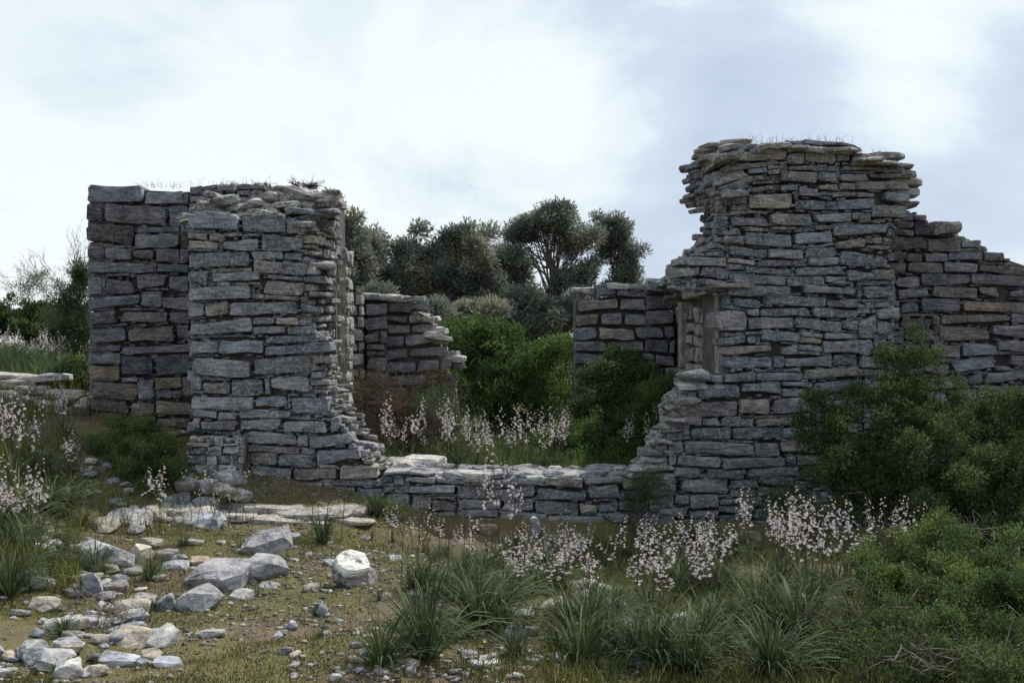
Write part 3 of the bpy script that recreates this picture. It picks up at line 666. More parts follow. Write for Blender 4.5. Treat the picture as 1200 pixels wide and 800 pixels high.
# --- J: rubble stub running from the pier towards us
J = wall_root('low tumbled rubble wall stub of pale stones running forward from the left pier', (-3.0, 10.2, .1), 'rubble wall')
fJ = Face(((222-600)*10.75/K, 10.75), ((286-600)*10.75/K, 10.75))
J_rects = tr(140, 480, 5.333, [(430,208,565,235),(420,240,545,285),(560,238,640,265),(535,260,640,298),(645,232,745,285),(425,288,550,345),(552,300,610,355),(613,290,740,350),(595,212,655,232),(660,215,745,232),(470,358,560,455),(563,355,620,450),(625,355,740,400),(628,403,740,480),(640,484,740,540)])
traced(fJ, J_rects, J, M_pale, [GREY, PALE, BROWN, PURP], depth=.3, proud=.05, poly=[(222,512),(284,512),(284,600),(222,600)], fill=((7,16),(5,10)))
prism('rubble_core', fJ, corepoly(fJ, [(224,516),(283,516),(283,604),(224,604)]), -.08, -.5, M_mortar, J)
taken = []
for i in range(400):
    if len(taken) >= 64: break
    t = R.random()**.8; px = 254-t*50+R.uniform(-34, 36); Y = 10.5-t*1.1; x = (px-600)*Y/K; s = R.uniform(.12,.30)*(1-.25*t); lift = R.choice([0, 1]) if t < .3 and 232 < px < 275 else 0
    if any((x-a)**2+(Y-b)**2 < ((s+c)*.42)**2 and l == lift for a, b, c, l in taken): continue
    taken.append((x, Y, s, lift))
    rock('stone', Vector((x, Y, zt(x, Y)+s*.12+lift*.13))-J.location, (s*1.2, s, s*R.uniform(.5,.8)), R.uniform(0,3), (R.uniform(.0,.35), R.uniform(-.25,.25)), M_boulder, J, pick([(.30,.30,.31), GREY, (.22,.21,.21), (.36,.35,.33), BROWN, (.26,.22,.18)]), angular=.85)

# --- E: the low wall across the gap
fE = Face(((430-600)*11/K, 11.0), ((800-600)*11/K, 11.0))
E = wall_root('knee-high wall of flat slabs crossing the gap between the two ruins', (0, 11.2, -.3), 'low wall')
E_poly = [(448,556),(500,556),(545,560),(600,560),(636,560),(642,556),(684,556),(690,558),(730,558),(755,560),(790,560),(790,645),(448,645)]
traced(fE, E_rects, E, M_slate, PE, depth=.3, proud=.035, poly=E_poly, fill=((10,26),(4,9)), gap=-.2)
prism('rubble_core', fE, corepoly(fE, [(444,562),(720,564),(790,562),(790,655),(444,655)]), -.08, -.75, M_mortar, E)
def caps(n, x0, x1, y0, y1, zf, parent, pal, smin=.22, smax=.5, mat=None):
    for i in range(n):
        x = x0+(x1-x0)*(i+R.random())/n; y = R.uniform(y0, y1); s = R.uniform(smin, smax)
        rock('stone', Vector((x, y, zf(x, y)+R.uniform(-.01,.03)))-parent.location, (s, s*R.uniform(.55,.9), R.uniform(.05,.10)), R.uniform(-.5,.5), (R.uniform(-.08,.05), R.uniform(-.08,.08)), mat or M_pale, parent, pick(pal), angular=.9)
caps(90, -1.3, 1.35, 11.05, 11.75, lambda x, y: .275, E, [GREY, BLUE, GREY, (.22,.215,.21), (.27,.26,.24)], .14, .38, M_slate)
caps(7, -1.75, -.9, 11.5, 12.0, lambda x, y: .33, E, [PALE, (.42,.40,.34)], .3, .6)

# --- F: the tower-like right pier
fF = Face(((740-600)*11/K, 11.0), ((1062-600)*11.35/K, 11.35))
F_ = wall_root('tallest stone pier, overhanging at its top left, slabs jutting out at right', (3.0, 11.5, -.3), 'stone pier', 'stone_pier')
F_poly = [(868,168),(958,166),(985,170),(1010,178),(1040,184),(1042,196),(1062,202),(1066,225),(1064,245),(1058,262),(1048,285),(1048,400),(1062,470),(1066,660),(742,660),(744,548),(758,532),(768,512),(785,495),(790,470),(802,446),(812,438),(850,436),(850,350),(846,345),(782,340),(782,328),(795,312),(798,302),(812,298),(826,288),(838,272),(842,240),(838,215),(846,195),(856,180)]
HF = [(780+590/4,150+740/4,780+640/4,150+775/4),(950+300/4,150+305/4,950+340/4,150+368/4),(780+500/4,320+338/4,780+540/4,320+398/4),(780+600/4,320+210/4+4,0,0)][:3]
traced(fF, F_rects, F_, M_slate, PF, depth=.36, proud=.035, poly=F_poly, fill=((7,26),(3.5,8)), holes=HF, gap=-.2)
prism('rubble_core', fF, corepoly(fF, [(874,172),(985,174),(1036,188),(1058,206),(1060,245),(1044,285),(1044,400),(1056,470),(1060,665),(856,665),(858,338),(862,300),(860,240),(866,200)]), -.10, -1.0, M_mortar, F_)
prism('rubble_core', fF, corepoly(fF, [(800,318),(830,296),(852,276),(870,276),(870,337),(800,334)]), -.10, -.36, M_mortar, F_)
prism('rubble_core', fF, corepoly(fF, [(746,665),(752,550),(768,534),(778,514),(796,495),(802,475),(814,450),(860,446),(860,665)]), -.10, -.42, M_mortar, F_)
for px, py, L_, t, dx in [(1046,197,.40,.05,0),(1052,206,.36,.06,0),(1050,216,.5,.07,0),(1040,186,.3,.05,0),(1058,240,.3,.06,0),(1055,228,.35,.07,0)]:
    p = W(px, py, 11.35+.2); rock('stone', Vector(p)-F_.location, (L_, .45, t), R.uniform(-.15,.15), (0, R.uniform(-.06,.06)), M_slate, F_, pick([GREY, BROWN]), angular=.92)
# top surface and its thin layered slabs
for i in range(75):
    px = R.uniform(846, 1040); Y = R.uniform(11.15, 12.2); x = (px-600)*Y/K*(11.3/Y); top = 3.50-(max(0, px-985)/55)*.14-(max(0, 862-px)/20)*.12
    s = R.uniform(.16,.40); rock('stone', Vector((x, Y, top+R.uniform(-.05,.03)))-F_.location, (s*1.2, s, R.uniform(.03,.07)), R.uniform(-.6,.6), (R.uniform(-.1,.1), R.uniform(-.12,.12)), M_pale, F_, pick([GREY, (.24,.23,.21), BROWN]), angular=.9)
# the broken corner: slabs tilted like the springing of a fallen vault
fFL = Face((2.03, 13.0), (2.03, 10.98))
prism('rubble_core', fFL, [(.0,2.35),(.0,2.45),(.75,2.6),(1.15,2.75),(.9,3.1),(.75,3.38),(1.3,3.42),(1.72,3.40),(1.6,2.1)], -.08, -.6, M_mortar, F_)
courses(fFL, [(.1,2.42),(1.80,2.42),(1.80,3.3),(.85,3.3),(.95,2.95),(1.1,2.74),(.7,2.60),(.1,2.48)], F_, M_slate_dark, [BROWN, GREY, DARK, WARM], hr=(.05,.10), wr=(.10,.3), proud=.05, seed=9, limit=150)
for i in range(57):
    t = (i % 19)/18; lay = i//19
    Y = 11.0+1.35*t; x = 2.02+.13*(1-t)-.03*lay+.12*math.sin(t*3.0)*(1-t); z = 2.99+.105*(i % 4)+.07*lay+.04*R.random()
    rock('stone', Vector((x+R.uniform(-.03,.03), Y, z))-F_.location, (R.uniform(.22,.40), R.uniform(.18,.34), R.uniform(.035,.07)), R.uniform(-.2,.2), (R.uniform(-.15,.15), -.20+R.uniform(-.10,.10)), M_slate, F_, pick([GREY, BROWN, BLUE, DARK]), angular=.9)
for px, py, s in [(817,183,.2),(815,192,.2),(813,202,.22),(816,212,.2),(820,222,.18),(822,232,.16),(824,244,.16),(824,256,.16),(824,268,.18),(820,178,.22),(828,173,.3),(840,171,.3),(852,169,.32)]:
    p = W(px+6, py, 12.3); rock('stone', Vector(p)-F_.location, (s*1.15, s*1.6, .05), R.uniform(-.3,.3), (0, -.08), M_slate_dark, F_, pick([BROWN, GREY]), angular=.9)
slope_rubble([(808,444),(796,466),(790,490),(772,514),(760,538),(748,552)], 130, 11.1, 11.55, F_, [GREY, BROWN, BLUE, DARK], side=.03)
# broken ends of the footing at the left, steps of rubble
for px, py, s in [(786,494,.26),(780,505,.22),(775,500,.2),(770,518,.24),(764,530,.22),(760,540,.26),(750,548,.3),(744,556,.26),(796,470,.3),(804,452,.3),(806,442,.34),(812,438,.3),(770,548,.22),(778,530,.2)]:
    p = W(px, py, 11.05); s *= .7; rock('stone', Vector(p)+Vector((.05,0,0))-F_.location, (s*1.6, s, s*.42), R.uniform(-.3,.3), (R.uniform(-.1,.1), R.uniform(-.1,.1)), M_slate, F_, pick([PALE, GREY, (.28,.27,.27)]))

# --- H: side wall with blocked niche running back from the pier
fH = Face((2.05, 14.75), (2.05, 11.02))
H = wall_root('side wall with plastered niche under a flat lintel, between the right pier and the back wall', (2.4, 12.9, .2), 'ruined wall')
PH = [GREY, (.20,.19,.175), BROWN, (.17,.165,.16)]
def hz(px, py):
    u, z = fH.uv(px, py); return u, z
courses(fH, [(0,.1),(3.5,.1),(3.5,1.25),(0,1.25)], H, M_slate, PH, seed=12, hr=(.09,.16), wr=(.2,.5), proud=.06)
courses(fH, [(0,2.12),(3.5,2.12),(3.5,2.62),(2.6,2.70),(1.6,2.52),(.6,2.45),(0,2.40)], H, M_slate, PH, seed=13, hr=(.06,.11), wr=(.2,.5), proud=.12, depth=.5)
prism('rubble_core', fH, [(0,0),(3.42,0),(3.42,1.27),(0,1.27)], -.10, -.7, M_mortar, H)
prism('rubble_core', fH, [(0,2.10),(3.42,2.10),(3.42,2.55),(2.6,2.60),(1.5,2.44),(0,2.34)], -.14, -.7, M_mortar, H)
prism('rubble_core', fH, [(0,1.27),(.45,1.27),(.45,2.10),(0,2.10)], -.10, -.7, M_mortar, H)
nb = Face((2.16, 15.3), (2.16, 11.4)); courses(nb, [(0,1.2),(3.8,1.2),(3.8,2.12),(0,2.12)], H, M_pale, [(.2,.19,.19), GREY, (.23,.22,.22)], seed=14, hr=(.12,.22), wr=(.3,.6), proud=.02)
prism('rubble_core', nb, [(0,1.1),(3.8,1.1),(3.8,2.12),(0,2.12)], -.06, -.5, M_mortar, H)
for Y0, Y1, d in [(11.40,11.62,.05),(11.72,11.86,.02),(14.1,14.4,.02)]:
    f = Face((2.12-d, Y1), (2.12-d, Y0)); prism('plaster_jamb', f, [(0,1.28),(Y1-Y0,1.28),(Y1-Y0,2.09),(0,2.10)], 0, -.14, M_plaster, H)
rock('lintel', Vector((2.2, 12.3, 2.12))-H.location, (.62, 2.2, .07), .02, (0, 0), M_pale, H, (.24,.21,.17,1), angular=.97)
rock('lintel', Vector((2.12, 11.35, 2.14))-H.location, (.55, .8, .05), .02, (0, .02), M_slate, H, (.17,.15,.13,1), angular=.97)
for px, py, Y, s in [(815,290,12.2,.3),(808,296,12.4,.3),(800,304,12.8,.3),(793,312,13.2,.34),(788,320,13.6,.3),(782,326,14.2,.3),(778,332,14.4,.4),(800,322,12.6,.5),(815,310,12.0,.5),(796,328,13,.5),(822,283,12,.26),(790,331,13.6,.5)]:
    p = W(px, py, Y); rock('stone', Vector(p)+Vector((.12,0,0))-H.location, (s*1.3, s*1.4, R.uniform(.05,.10)), R.uniform(-.3,.3), (0, R.uniform(-.15,.05)), M_slate, H, pick(PH), angular=.9)
slope = [(842,255,11.9),(830,276,12.1),(824,286,12.2),(812,297,12.4),(800,302,12.8),(792,314,13.2),(784,326,14.0),(778,334,14.6)]
for i in range(110):
    t = R.random()*(len(slope)-1.001); k = int(t); f = t-k; px, py, Y = [slope[k][q]*(1-f)+slope[k+1][q]*f for q in range(3)]; s = R.uniform(.10,.24)
    p = W(px, py+R.uniform(0, 9), Y); rock('stone', Vector(p)+Vector((R.uniform(-.02,.25), R.uniform(-.1,.1), 0))-H.location, (s*1.4, s*1.3, R.uniform(.035,.08)), R.uniform(-.4,.4), (R.uniform(-.1,.1), R.uniform(-.2,.1)), M_slate, H, pick(PH), angular=.9)
rock('stone', Vector(W(775, 334, 14.6))-H.location, (.45, .5, .16), 0, (0, .1), M_slate, H, pick([GREY]))

# --- G: lower wall right of the pier
fG = Face(((1035-600)*12.1/K, 12.1), ((1240-600)*12.1/K, 12.1))
G_ = wall_root('dark recessed wall stepping down to the right edge beside the tallest pier', (5.2, 12.5, 0))
G_poly = [(1040,236),(1062,246),(1080,250),(1085,256),(1116,262),(1114,274),(1128,276),(1150,290),(1178,294),(1184,306),(1198,310),(1240,318),(1240,660),(1040,660)]
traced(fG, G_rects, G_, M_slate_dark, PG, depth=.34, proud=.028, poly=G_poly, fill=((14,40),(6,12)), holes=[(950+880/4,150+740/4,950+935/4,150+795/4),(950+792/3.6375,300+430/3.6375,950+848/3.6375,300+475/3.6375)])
prism('rubble_core', fG, corepoly(fG, [(1040,242),(1062,252),(1105,266),(1120,280),(1148,294),(1180,302),(1240,322),(1240,662),(1040,662)]), -.10, -.8, M_mortar, G_)
for i in range(26):
    t = i/25; px = 1070+t*140; py = 252+ (px-1070)*.52+R.uniform(-2,2); p = W(px, py, 12.1+R.uniform(.1,.5)); s = R.uniform(.14,.36)
    rock('stone', Vector(p)-G_.location-Vector((0,0,.05)), (s*1.3, s, R.uniform(.04,.09)), R.uniform(-.4,.4), (0, R.uniform(-.05,.25)), M_pale if i % 3 == 0 else M_slate, G_, pick([GREY, BROWN, PALE, DARK]), angular=.9)
rock('stone', Vector(W(1102, 268, 12.15))-G_.location, (.42, .4, .13), .0, (0, -.08), M_slate, G_, pick([BROWN]), angular=.95)

# --- C: back wall seen left in the gap, falling away in steps
fC = Face(((404-600)*15/K, 15.0), ((545-600)*15/K, 15.0))
C_ = wall_root('far inner wall falling in ragged steps, seen through the gap beside the left pier', (-1.4, 15.3, .3))
def cp(pts, Y=15.0, f=None): return [(f or fC).uv(x, y) for x, y in pts]
Cm = cp([(452,351),(480,352),(483,362),(500,372),(505,385),(518,398),(524,412),(532,434),(538,440),(538,520),(452,520)])
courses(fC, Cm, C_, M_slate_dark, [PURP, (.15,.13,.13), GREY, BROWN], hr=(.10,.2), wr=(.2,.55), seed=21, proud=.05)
prism('rubble_core', fC, cp([(404,345),(478,356),(496,378),(514,402),(522,434),(528,444),(528,525),(404,525)]), -.08, -.7, M_mortar, C_)
fC1 = Face(((404-600)*14.6/K, 14.6), ((427-600)*14.6/K, 14.6)); courses(fC1, cp([(404,338),(425,341),(425,520),(404,520)], f=fC1), C_, M_pale, [(.22,.205,.19), GREY], hr=(.13,.2), wr=(.24,.28), seed=22)
prism('rubble_core', fC1, cp([(406,341),(423,343),(423,520),(406,520)], f=fC1), -.06, -.5, M_mortar, C_)
fC2 = Face(((430-600)*14.85/K, 14.85), ((456-600)*14.85/K, 14.85)); courses(fC2, cp([(428,352),(454,353),(454,520),(428,520)], f=fC2), C_, M_slate_dark, [PURP, GREY], hr=(.15,.21), wr=(.26,.4), seed=23)
prism('rubble_core', fC2, cp([(430,356),(452,356),(452,520),(430,520)], f=fC2), -.06, -.3, M_mortar, C_)
for i in range(26):
    t = R.random(); px = 430+t*108; py = 350+max(0, (px-480))*1.42+R.uniform(-3,3); p = W(px, py, 15.0+R.uniform(0,.4)); s = R.uniform(.14,.34)
    rock('stone', Vector(p)-C_.location, (s*1.4, s, R.uniform(.05,.09)), R.uniform(-.4,.4), (0, R.uniform(-.1,.2)), M_pale, C_, pick([PALE, GREY, BROWN]), angular=.9)

# --- D: back wall seen right in the gap
fD = Face(((672-600)*15/K, 15.0), ((800-600)*15/K, 15.0))
D_ = wall_root('far inner wall with two small square beam holes, behind the green shrubs in the gap', (1.4, 15.3, .3))
Dm = cp([(673,348),(690,345),(695,341),(720,341),(730,339),(758,339),(758,520),(673,520)], f=fD)
hd = [(*fD.uv(725, 401), *fD.uv(734, 389))]; hd = [(a, b, c, d) for a, b, c, d in hd]
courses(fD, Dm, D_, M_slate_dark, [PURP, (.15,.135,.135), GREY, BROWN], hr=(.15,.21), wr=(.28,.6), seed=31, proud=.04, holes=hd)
fD2 = Face(((755-600)*14.8/K, 14.8), ((792-600)*14.8/K, 14.8))
courses(fD2, cp([(756,330),(774,329),(790,336),(790,520),(756,520)], f=fD2), D_, M_slate_dark, [PURP, GREY], hr=(.15,.21), wr=(.22,.42), seed=32, holes=[(*fD2.uv(775, 407), *fD2.uv(786, 393))])
prism('rubble_core', fD2, cp([(758,334),(772,332),(788,340),(788,520),(758,520)], f=fD2), -.10, -.9, M_mortar, D_)
prism('rubble_core', fD, cp([(675,352),(756,343),(812,343),(812,520),(675,520)], f=fD), -.10, -.7, M_mortar, D_)
caps(16, .82, 1.75, 15.0, 15.5, lambda x, y: 2.27+.04*(x-.8), D_, [PALE, GREY, BROWN], .15, .4)

# --- flat slab ledge at far left
Lw = wall_root('low ledge of long pale flat slabs at the left edge, beside the left ruin', (-4.9, 12.2, 1.0), 'low wall')
for px, py, wpx, t in [(15,438,60,.06),(48,440,90,.07),(20,446,60,.08),(40,452,50,.09),(75,458,55,.10),(88,463,30,.10),(28,464,60,.10),(60,470,60,.12),(92,474,40,.14),(10,456,50,.1),(-15,446,50,.1),(100,466,26,.1),(78,480,46,.12),(40,480,50,.12)]:
    Y = 12.4-(py-440)*.012; p = W(px, py, Y); rock('stone', Vector(p)-Lw.location-Vector((0,0,t*.4)), (wpx*Y/K*R.uniform(.6,1.0), .4, t), R.uniform(-.1,.1), (R.uniform(-.04,.06), R.uniform(-.04,.04)), M_pale, Lw, pick([GREY, (.26,.25,.235), (.30,.28,.24), BROWN]), angular=.94)
# ------------------------------------------------------------ shrubs
bush('shrub', 'large bright green rounded shrub in the middle of the gap below the olive trees', 'shrub', [(585,425,66,50,17),(555,405,44,30,17.2),(630,432,42,42,16.6),(590,470,75,30,16.5),(560,450,50,40,16.8),(640,460,38,34,16.4)], M_bright, 3600, 14, .055, .42, .07, 41, 'shrubs inside the ruin')
bush('shrub', 'dark green shrub against the far inner wall with beam holes', 'shrub', [(722,468,52,48,14.0),(700,500,45,40,13.6),(745,450,35,25,14.3),(720,510,56,34,13.5)], M_mastic, 2800, 14, .042, .45, .06, 42, 'shrubs inside the ruin')
bush('shrub', 'fresh green shrub behind the low wall, left of the tallest pier', 'shrub', [(690,528,50,34,12.6),(655,520,30,26,12.9),(728,545,36,22,12.4),(690,550,56,20,12.2)], M_bright, 2300, 14, .035, .42, .055, 43, 'shrubs inside the ruin')
bush('shrub', 'shadowed green shrub filling the space between the bright shrub and the far right inner wall', 'shrub', [(655,430,34,40,18.5),(645,465,40,34,18.2)], M_mastic, 1500, 13, .05, .42, .06, 59, 'shrubs inside the ruin')
bush('shrub', 'leafy green shrub leaning against the doorway edge of the right pier', 'shrub', [(775,478,30,34,13.2),(790,456,18,16,13.3),(765,500,26,26,13.0),(760,530,30,26,12.8)], M_bright, 1300, 14, .036, .42, .055, 44, 'shrubs inside the ruin')
bush('shrub', 'brown half-dry shrub in front of the stepped inner wall', 'shrub', [(445,478,40,38,13.6),(500,480,38,42,13.8),(470,505,62,30,13.3),(515,460,22,20,13.8)], M_drybush, 1500, 12, .035, .25, .07, 45, 'shrubs inside the ruin', bare=40)
bush('shrub', 'thin grey-green shrub between the stepped inner wall and the bright green shrub', 'shrub', [(515,480,32,38,13.2),(545,500,34,26,13.4)], M_broom, 420, 12, .035, .2, .07, 46, 'shrubs inside the ruin')
bush('shrub', 'small feathery green shrub at the right end of the low wall', 'shrub', [(757,572,26,24,10.75),(748,588,20,16,10.7)], M_broom, 420, 14, .022, .25, .035, 47)
bush('shrub', 'big dark green mastic shrub climbing in front of the right pier and wall', 'shrub', [(1062,440,30,50,10.3),(1010,480,58,40,10.1),(985,520,38,50,10.0),(1130,488,60,36,10.2),(1185,505,55,45,10.2),(1075,545,100,58,9.9),(1170,570,70,55,9.8),(1040,410,18,18,10.5),(1000,560,40,40,9.9),(1110,600,90,34,9.6),(1190,610,50,34,9.4),(1040,590,50,34,9.8),(960,480,24,26,10.2)], M_mastic, 9000, 13, .030, .5, .045, 48, stems=30, stemr=.014, inner=.35)
bush('shrub', 'foreground green shrub with light leafy tufts at the lower right corner', 'shrub', [(1075,650,62,30,6.5),(1150,662,62,38,6.3),(1110,700,90,38,6.0),(1185,715,50,45,5.8),(1045,690,36,30,6.2),(1195,650,40,34,6.3),(1105,632,40,22,6.6),(1085,742,70,30,5.6),(1180,765,50,36,5.4)], M_leafy, 6500, 13, .019, .45, .034, 49, stems=30, stemr=.010, bare=12)
bush('shrub', 'low tangled dark shrub under the foreground tufts at the bottom right', 'shrub', [(1060,770,80,34,5.3),(1150,785,80,36,5.2),(985,745,44,34,5.8),(1030,735,50,36,5.8)], M_mastic, 1500, 11, .019, .4, .04, 50, stems=40, stemr=.004, stemmat=M_twig, bare=14)
bush('shrub', 'dark clump of broom at the foot of the tallest pier', 'shrub', [(905,585,20,30,10.3),(925,600,26,30,10.2),(960,610,30,26,10.1)], M_broom, 520, 12, .028, .25, .05, 51)
bush('shrub', 'feathery dark green broom in front of the left recessed wall', 'shrub', [(165,522,40,30,10.6),(148,545,42,32,10.4),(185,540,30,32,10.4),(130,520,24,24,10.6),(165,560,50,26,10.2),(160,505,26,18,10.7)], M_leafy, 3600, 14, .028, .32, .035, 52, inner=.3)
bush('shrub', 'small green bush on the ledge beside the left edge of the left ruin', 'shrub', [(86,440,24,22,13.2),(72,447,16,14,13.2),(88,452,22,14,13.1)], M_mastic, 900, 14, .038, .45, .05, 53)
bush('shrub', 'wide low green bush behind the white flowers at the far left', 'shrub', [(22,368,40,17,19),(62,366,26,14,19),(-20,370,40,18,19),(30,382,60,14,18.8),(80,384,30,14,18.8)], M_mastic, 2200, 14, .055, .45, .07, 54)
bush('shrub', 'dark spiky bush with bare twigs touching the sky left of the left ruin', 'shrub', [(92,350,24,34,15.5),(82,375,28,28,15.5),(98,318,14,20,15.5),(90,395,26,18,15.4)], M_broom, 1500, 12, .045, .25, .06, 55, bare=90, stems=16, stemr=.012)
for i, (px, py, rx, ry, Y, lab) in enumerate([(25,340,14,10,24,'small wispy bush on the skyline nearest the left edge'),(48,330,12,12,24,'upright wispy bush on the skyline behind the green bush')]):
    bush('shrub', lab, 'shrub', [(px,py,rx,ry,Y)], M_broom, 130, 10, .05, .2, .08, 60+i, bare=30, stemr=.008, stems=10)
# --- plants on the wall heads
def small_plant(label, blobs, mat, z, seed, clumps=90, size=.02, bare=0, cat='plant'):
    c = pix_blobs(blobs)[0]; bush('cushion_plant', label, cat, blobs, mat, clumps, 12, size, .4, .02, seed, base=(c[0], c[1], z), stems=8, stemr=.003, bare=bare, barel=.22)
small_plant('round green cushion plant on top of the left ruin', [(304,220,13,5,12.1)], M_broom, 3.18, 70, 160)
small_plant('loose pale green plant on top of the left ruin, left of the cushion', [(276,221,18,5,12.1)], M_grass, 3.18, 71, 120)
small_plant('dry grey tuft of twigs at the right end of the top of the left ruin', [(360,219,16,4,12.2),(348,217,8,4,12.2)], M_drybush, 3.15, 72, 80, bare=40)
small_plant('mossy green patch on the crest of the tallest pier', [(955,172,12,3,11.6)], M_grass, 3.45, 73, 90, .014)


def tree(label, trunk, crowns, seed, clumps=900, r0=.12, size=.12, group='trees beyond the ruin', limbs=9, per=16, spread=.16, puffs=13):
    bl = pix_blobs(crowns); Yt = trunk[0][2]; x, _, _ = W(trunk[0][0], 400, Yt); base = Vector((x, Yt, zt(x, Yt)-.05))
    root = empty('olive_tree', base); tag(root, label, 'tree', group); rs = np.random.RandomState(seed)
    me, P = foliage_mesh('crown', bl, int(clumps*1.6), per, size, .30, spread*.95, M_olive, seed, .25, .2, puffs=puffs)
    me.transform(__import__('mathutils').Matrix.Translation(-base)); tag(obj('crown', me, root), kind='stuff')
    pl = [(base.x, base.y, base.z, r0*1.25)]+[(*W(px, py, Y), r0*(1-.75*(k+1)/len(trunk))) for k, (px, py, Y) in enumerate(trunk[1:])]
    # smooth the trunk line
    def sub(pl):
        P_ = np.array(pl); out = [P_[0]]
        for a, b in zip(P_[:-1], P_[1:]):
            for t in (.33, .66, 1): q = a*(1-t)+b*t; q[:3] += rs.normal(size=3)*.02; out.append(q)
        return [tuple(v) for v in out]
    segs = [sub(pl)]; V, F = tubes_mesh(segs, 8); obj('trunk', mesh_np('trunk', local(V, base), F, M_bark, True), root)
    T = np.array(segs[0]); segs = []
    for b in bl:
        for _ in range(limbs):
            s = T[rs.randint(len(T)//3, len(T))]; e = np.array(b[:3])+np.clip(rs.normal(size=3), -1.3, 1.3)*np.array(b[3:6])*.5; pts = []
            for k in range(6):
                t = k/5; p = s[:3]*(1-t)+e*t; p = p+np.array([0, 0, .12*math.sin(t*3.14)*np.linalg.norm(e-s[:3])])+rs.normal(size=3)*.05*math.sin(t*3.14); pts.append((*p, max(.006, s[3]*.38*(1-t*.85))))
            segs.append(pts)
            for _2 in range(4):
                q = np.array(pts[rs.randint(2, 6)]); d = rs.normal(size=3); d[2] = abs(d[2])*.6; d /= np.linalg.norm(d); l2 = rs.uniform(.15, .4)
                segs.append([(*q[:3], .012), (*(q[:3]+d*l2*.5), .009), (*(q[:3]+d*l2+rs.normal(size=3)*.05), .005)])
    V, F = tubes_mesh(segs, 4); tag(obj('branch', mesh_np('branch', local(V, base), F, M_bark), root), kind='stuff')
    return root
tree('tallest olive tree with forked pale trunk showing, right of the tree row', [(645,0,28),(642,395,28),(650,340,28),(648,315,28),(642,290,28)],
     [(632,254,26,18,28),(662,250,26,14,28),(606,278,16,12,28.3),(620,268,16,12,28),(684,272,18,18,28),(655,275,22,12,28.2),(668,300,18,16,28.2),(690,318,18,20,28.4),(672,345,24,26,28),(600,300,10,10,28),(648,262,20,12,27.8)], 81, 1150, .12, limbs=4, size=.10, puffs=9)
tree('olive tree with rounded crown at the right end of the tree row', [(735,0,28.8),(728,380,28.8),(726,330,28.8),(722,300,28.8)], [(722,272,18,16,28.8),(738,296,14,18,28.8),(708,262,10,8,28.9),(728,318,20,18,28.8),(705,300,12,16,29),(718,342,26,20,28.8),(742,326,10,12,28.8)], 82, 750, .09, limbs=4, size=.10, puffs=9)
tree('dark olive tree rising directly behind the right side of the left ruin', [(385,0,26),(390,330,26),(392,290,26)], [(388,268,24,30,26),(408,286,22,30,26.2),(405,330,30,34,26)], 83, 1100, .12)
tree('olive tree with thin open top next to the left ruin', [(440,0,28),(442,350,28),(440,310,28)], [(438,300,22,34,28),(425,330,26,30,28),(462,318,20,28,28.2),(445,370,40,34,28)], 84, 1000, .12)
tree('low olive tree at the dip in the tree row', [(480,0,29),(482,350,29),(486,315,29)], [(485,302,24,32,29),(500,330,26,34,29),(478,350,30,36,29)], 85, 950, .12)
tree('broad olive tree at the middle of the tree row', [(545,0,29),(540,360,29),(538,310,29)], [(540,292,26,26,29),(520,310,26,30,29.2),(560,318,24,30,29),(540,345,40,40,29)], 86, 1300, .13)
tree('thin see-through olive tree left of the tallest one', [(592,0,30),(590,360,30),(586,320,30)], [(582,300,22,24,30),(602,325,20,28,30),(585,350,36,34,30),(615,350,24,24,30)], 87, 900, .10)
tree('low dark olive tree behind the stepped inner wall', [(450,0,25),(452,400,25)], [(455,385,50,40,25),(500,395,36,34,25.2)], 88, 1100, .10)
tree('low grey olive tree under the tallest tree', [(620,0,27),(620,400,27)], [(610,385,30,34,27),(640,375,22,26,27.3),(665,385,24,38,27),(625,355,26,20,27)], 89, 1000, .09)
tree('low olive tree just above the bright green shrub', [(555,0,26),(555,400,26)], [(545,385,40,34,26),(580,375,24,30,26.2)], 90, 850, .09)
tree('small olive tree partly hidden by the far inner wall with beam holes', [(715,0,25),(712,400,25)], [(705,385,26,36,25),(740,375,26,32,25),(765,360,16,16,25)], 91, 850, .09)

# ------------------------------------------------------------ asphodels
def strap_leaves(n, L0, seed, w0=.014, spread=.9):
    rs = np.random.RandomState(seed); V, F = [], []
    for i in range(n):
        a = rs.uniform(0, 2*math.pi); L_ = L0*rs.uniform(.6, 1.15); el = math.radians(rs.uniform(34, 86)); droop = rs.uniform(.5, 2.3)*spread; p = np.array([math.cos(a)*.02, math.sin(a)*.02, -.01]); wv = w0*rs.uniform(.7, 1.2)
        s = np.array([-math.sin(a), math.cos(a), 0]); b0 = len(V); n_ = 6
        tw = rs.uniform(-.25, .25)
        for k in range(n_+1):
            t = k/n_; ww = wv*(1-t**2.2)*.5+.0004
            V.append(p-s*ww); V.append(p+s*ww+np.array([0, 0, ww*.5])); 
            e = el-droop*t*t; aa = a+tw*t*2
            p = p+np.array([math.cos(aa)*math.cos(e), math.sin(aa)*math.cos(e), math.sin(e)])*L_/n_
            if p[2] < .01: p[2] = .01+rs.rand()*.01
        for k in range(n_): F.append((b0+2*k, b0+2*k+1, b0+2*k+3, b0+2*k+2))
    return np.array(V), np.array(F)
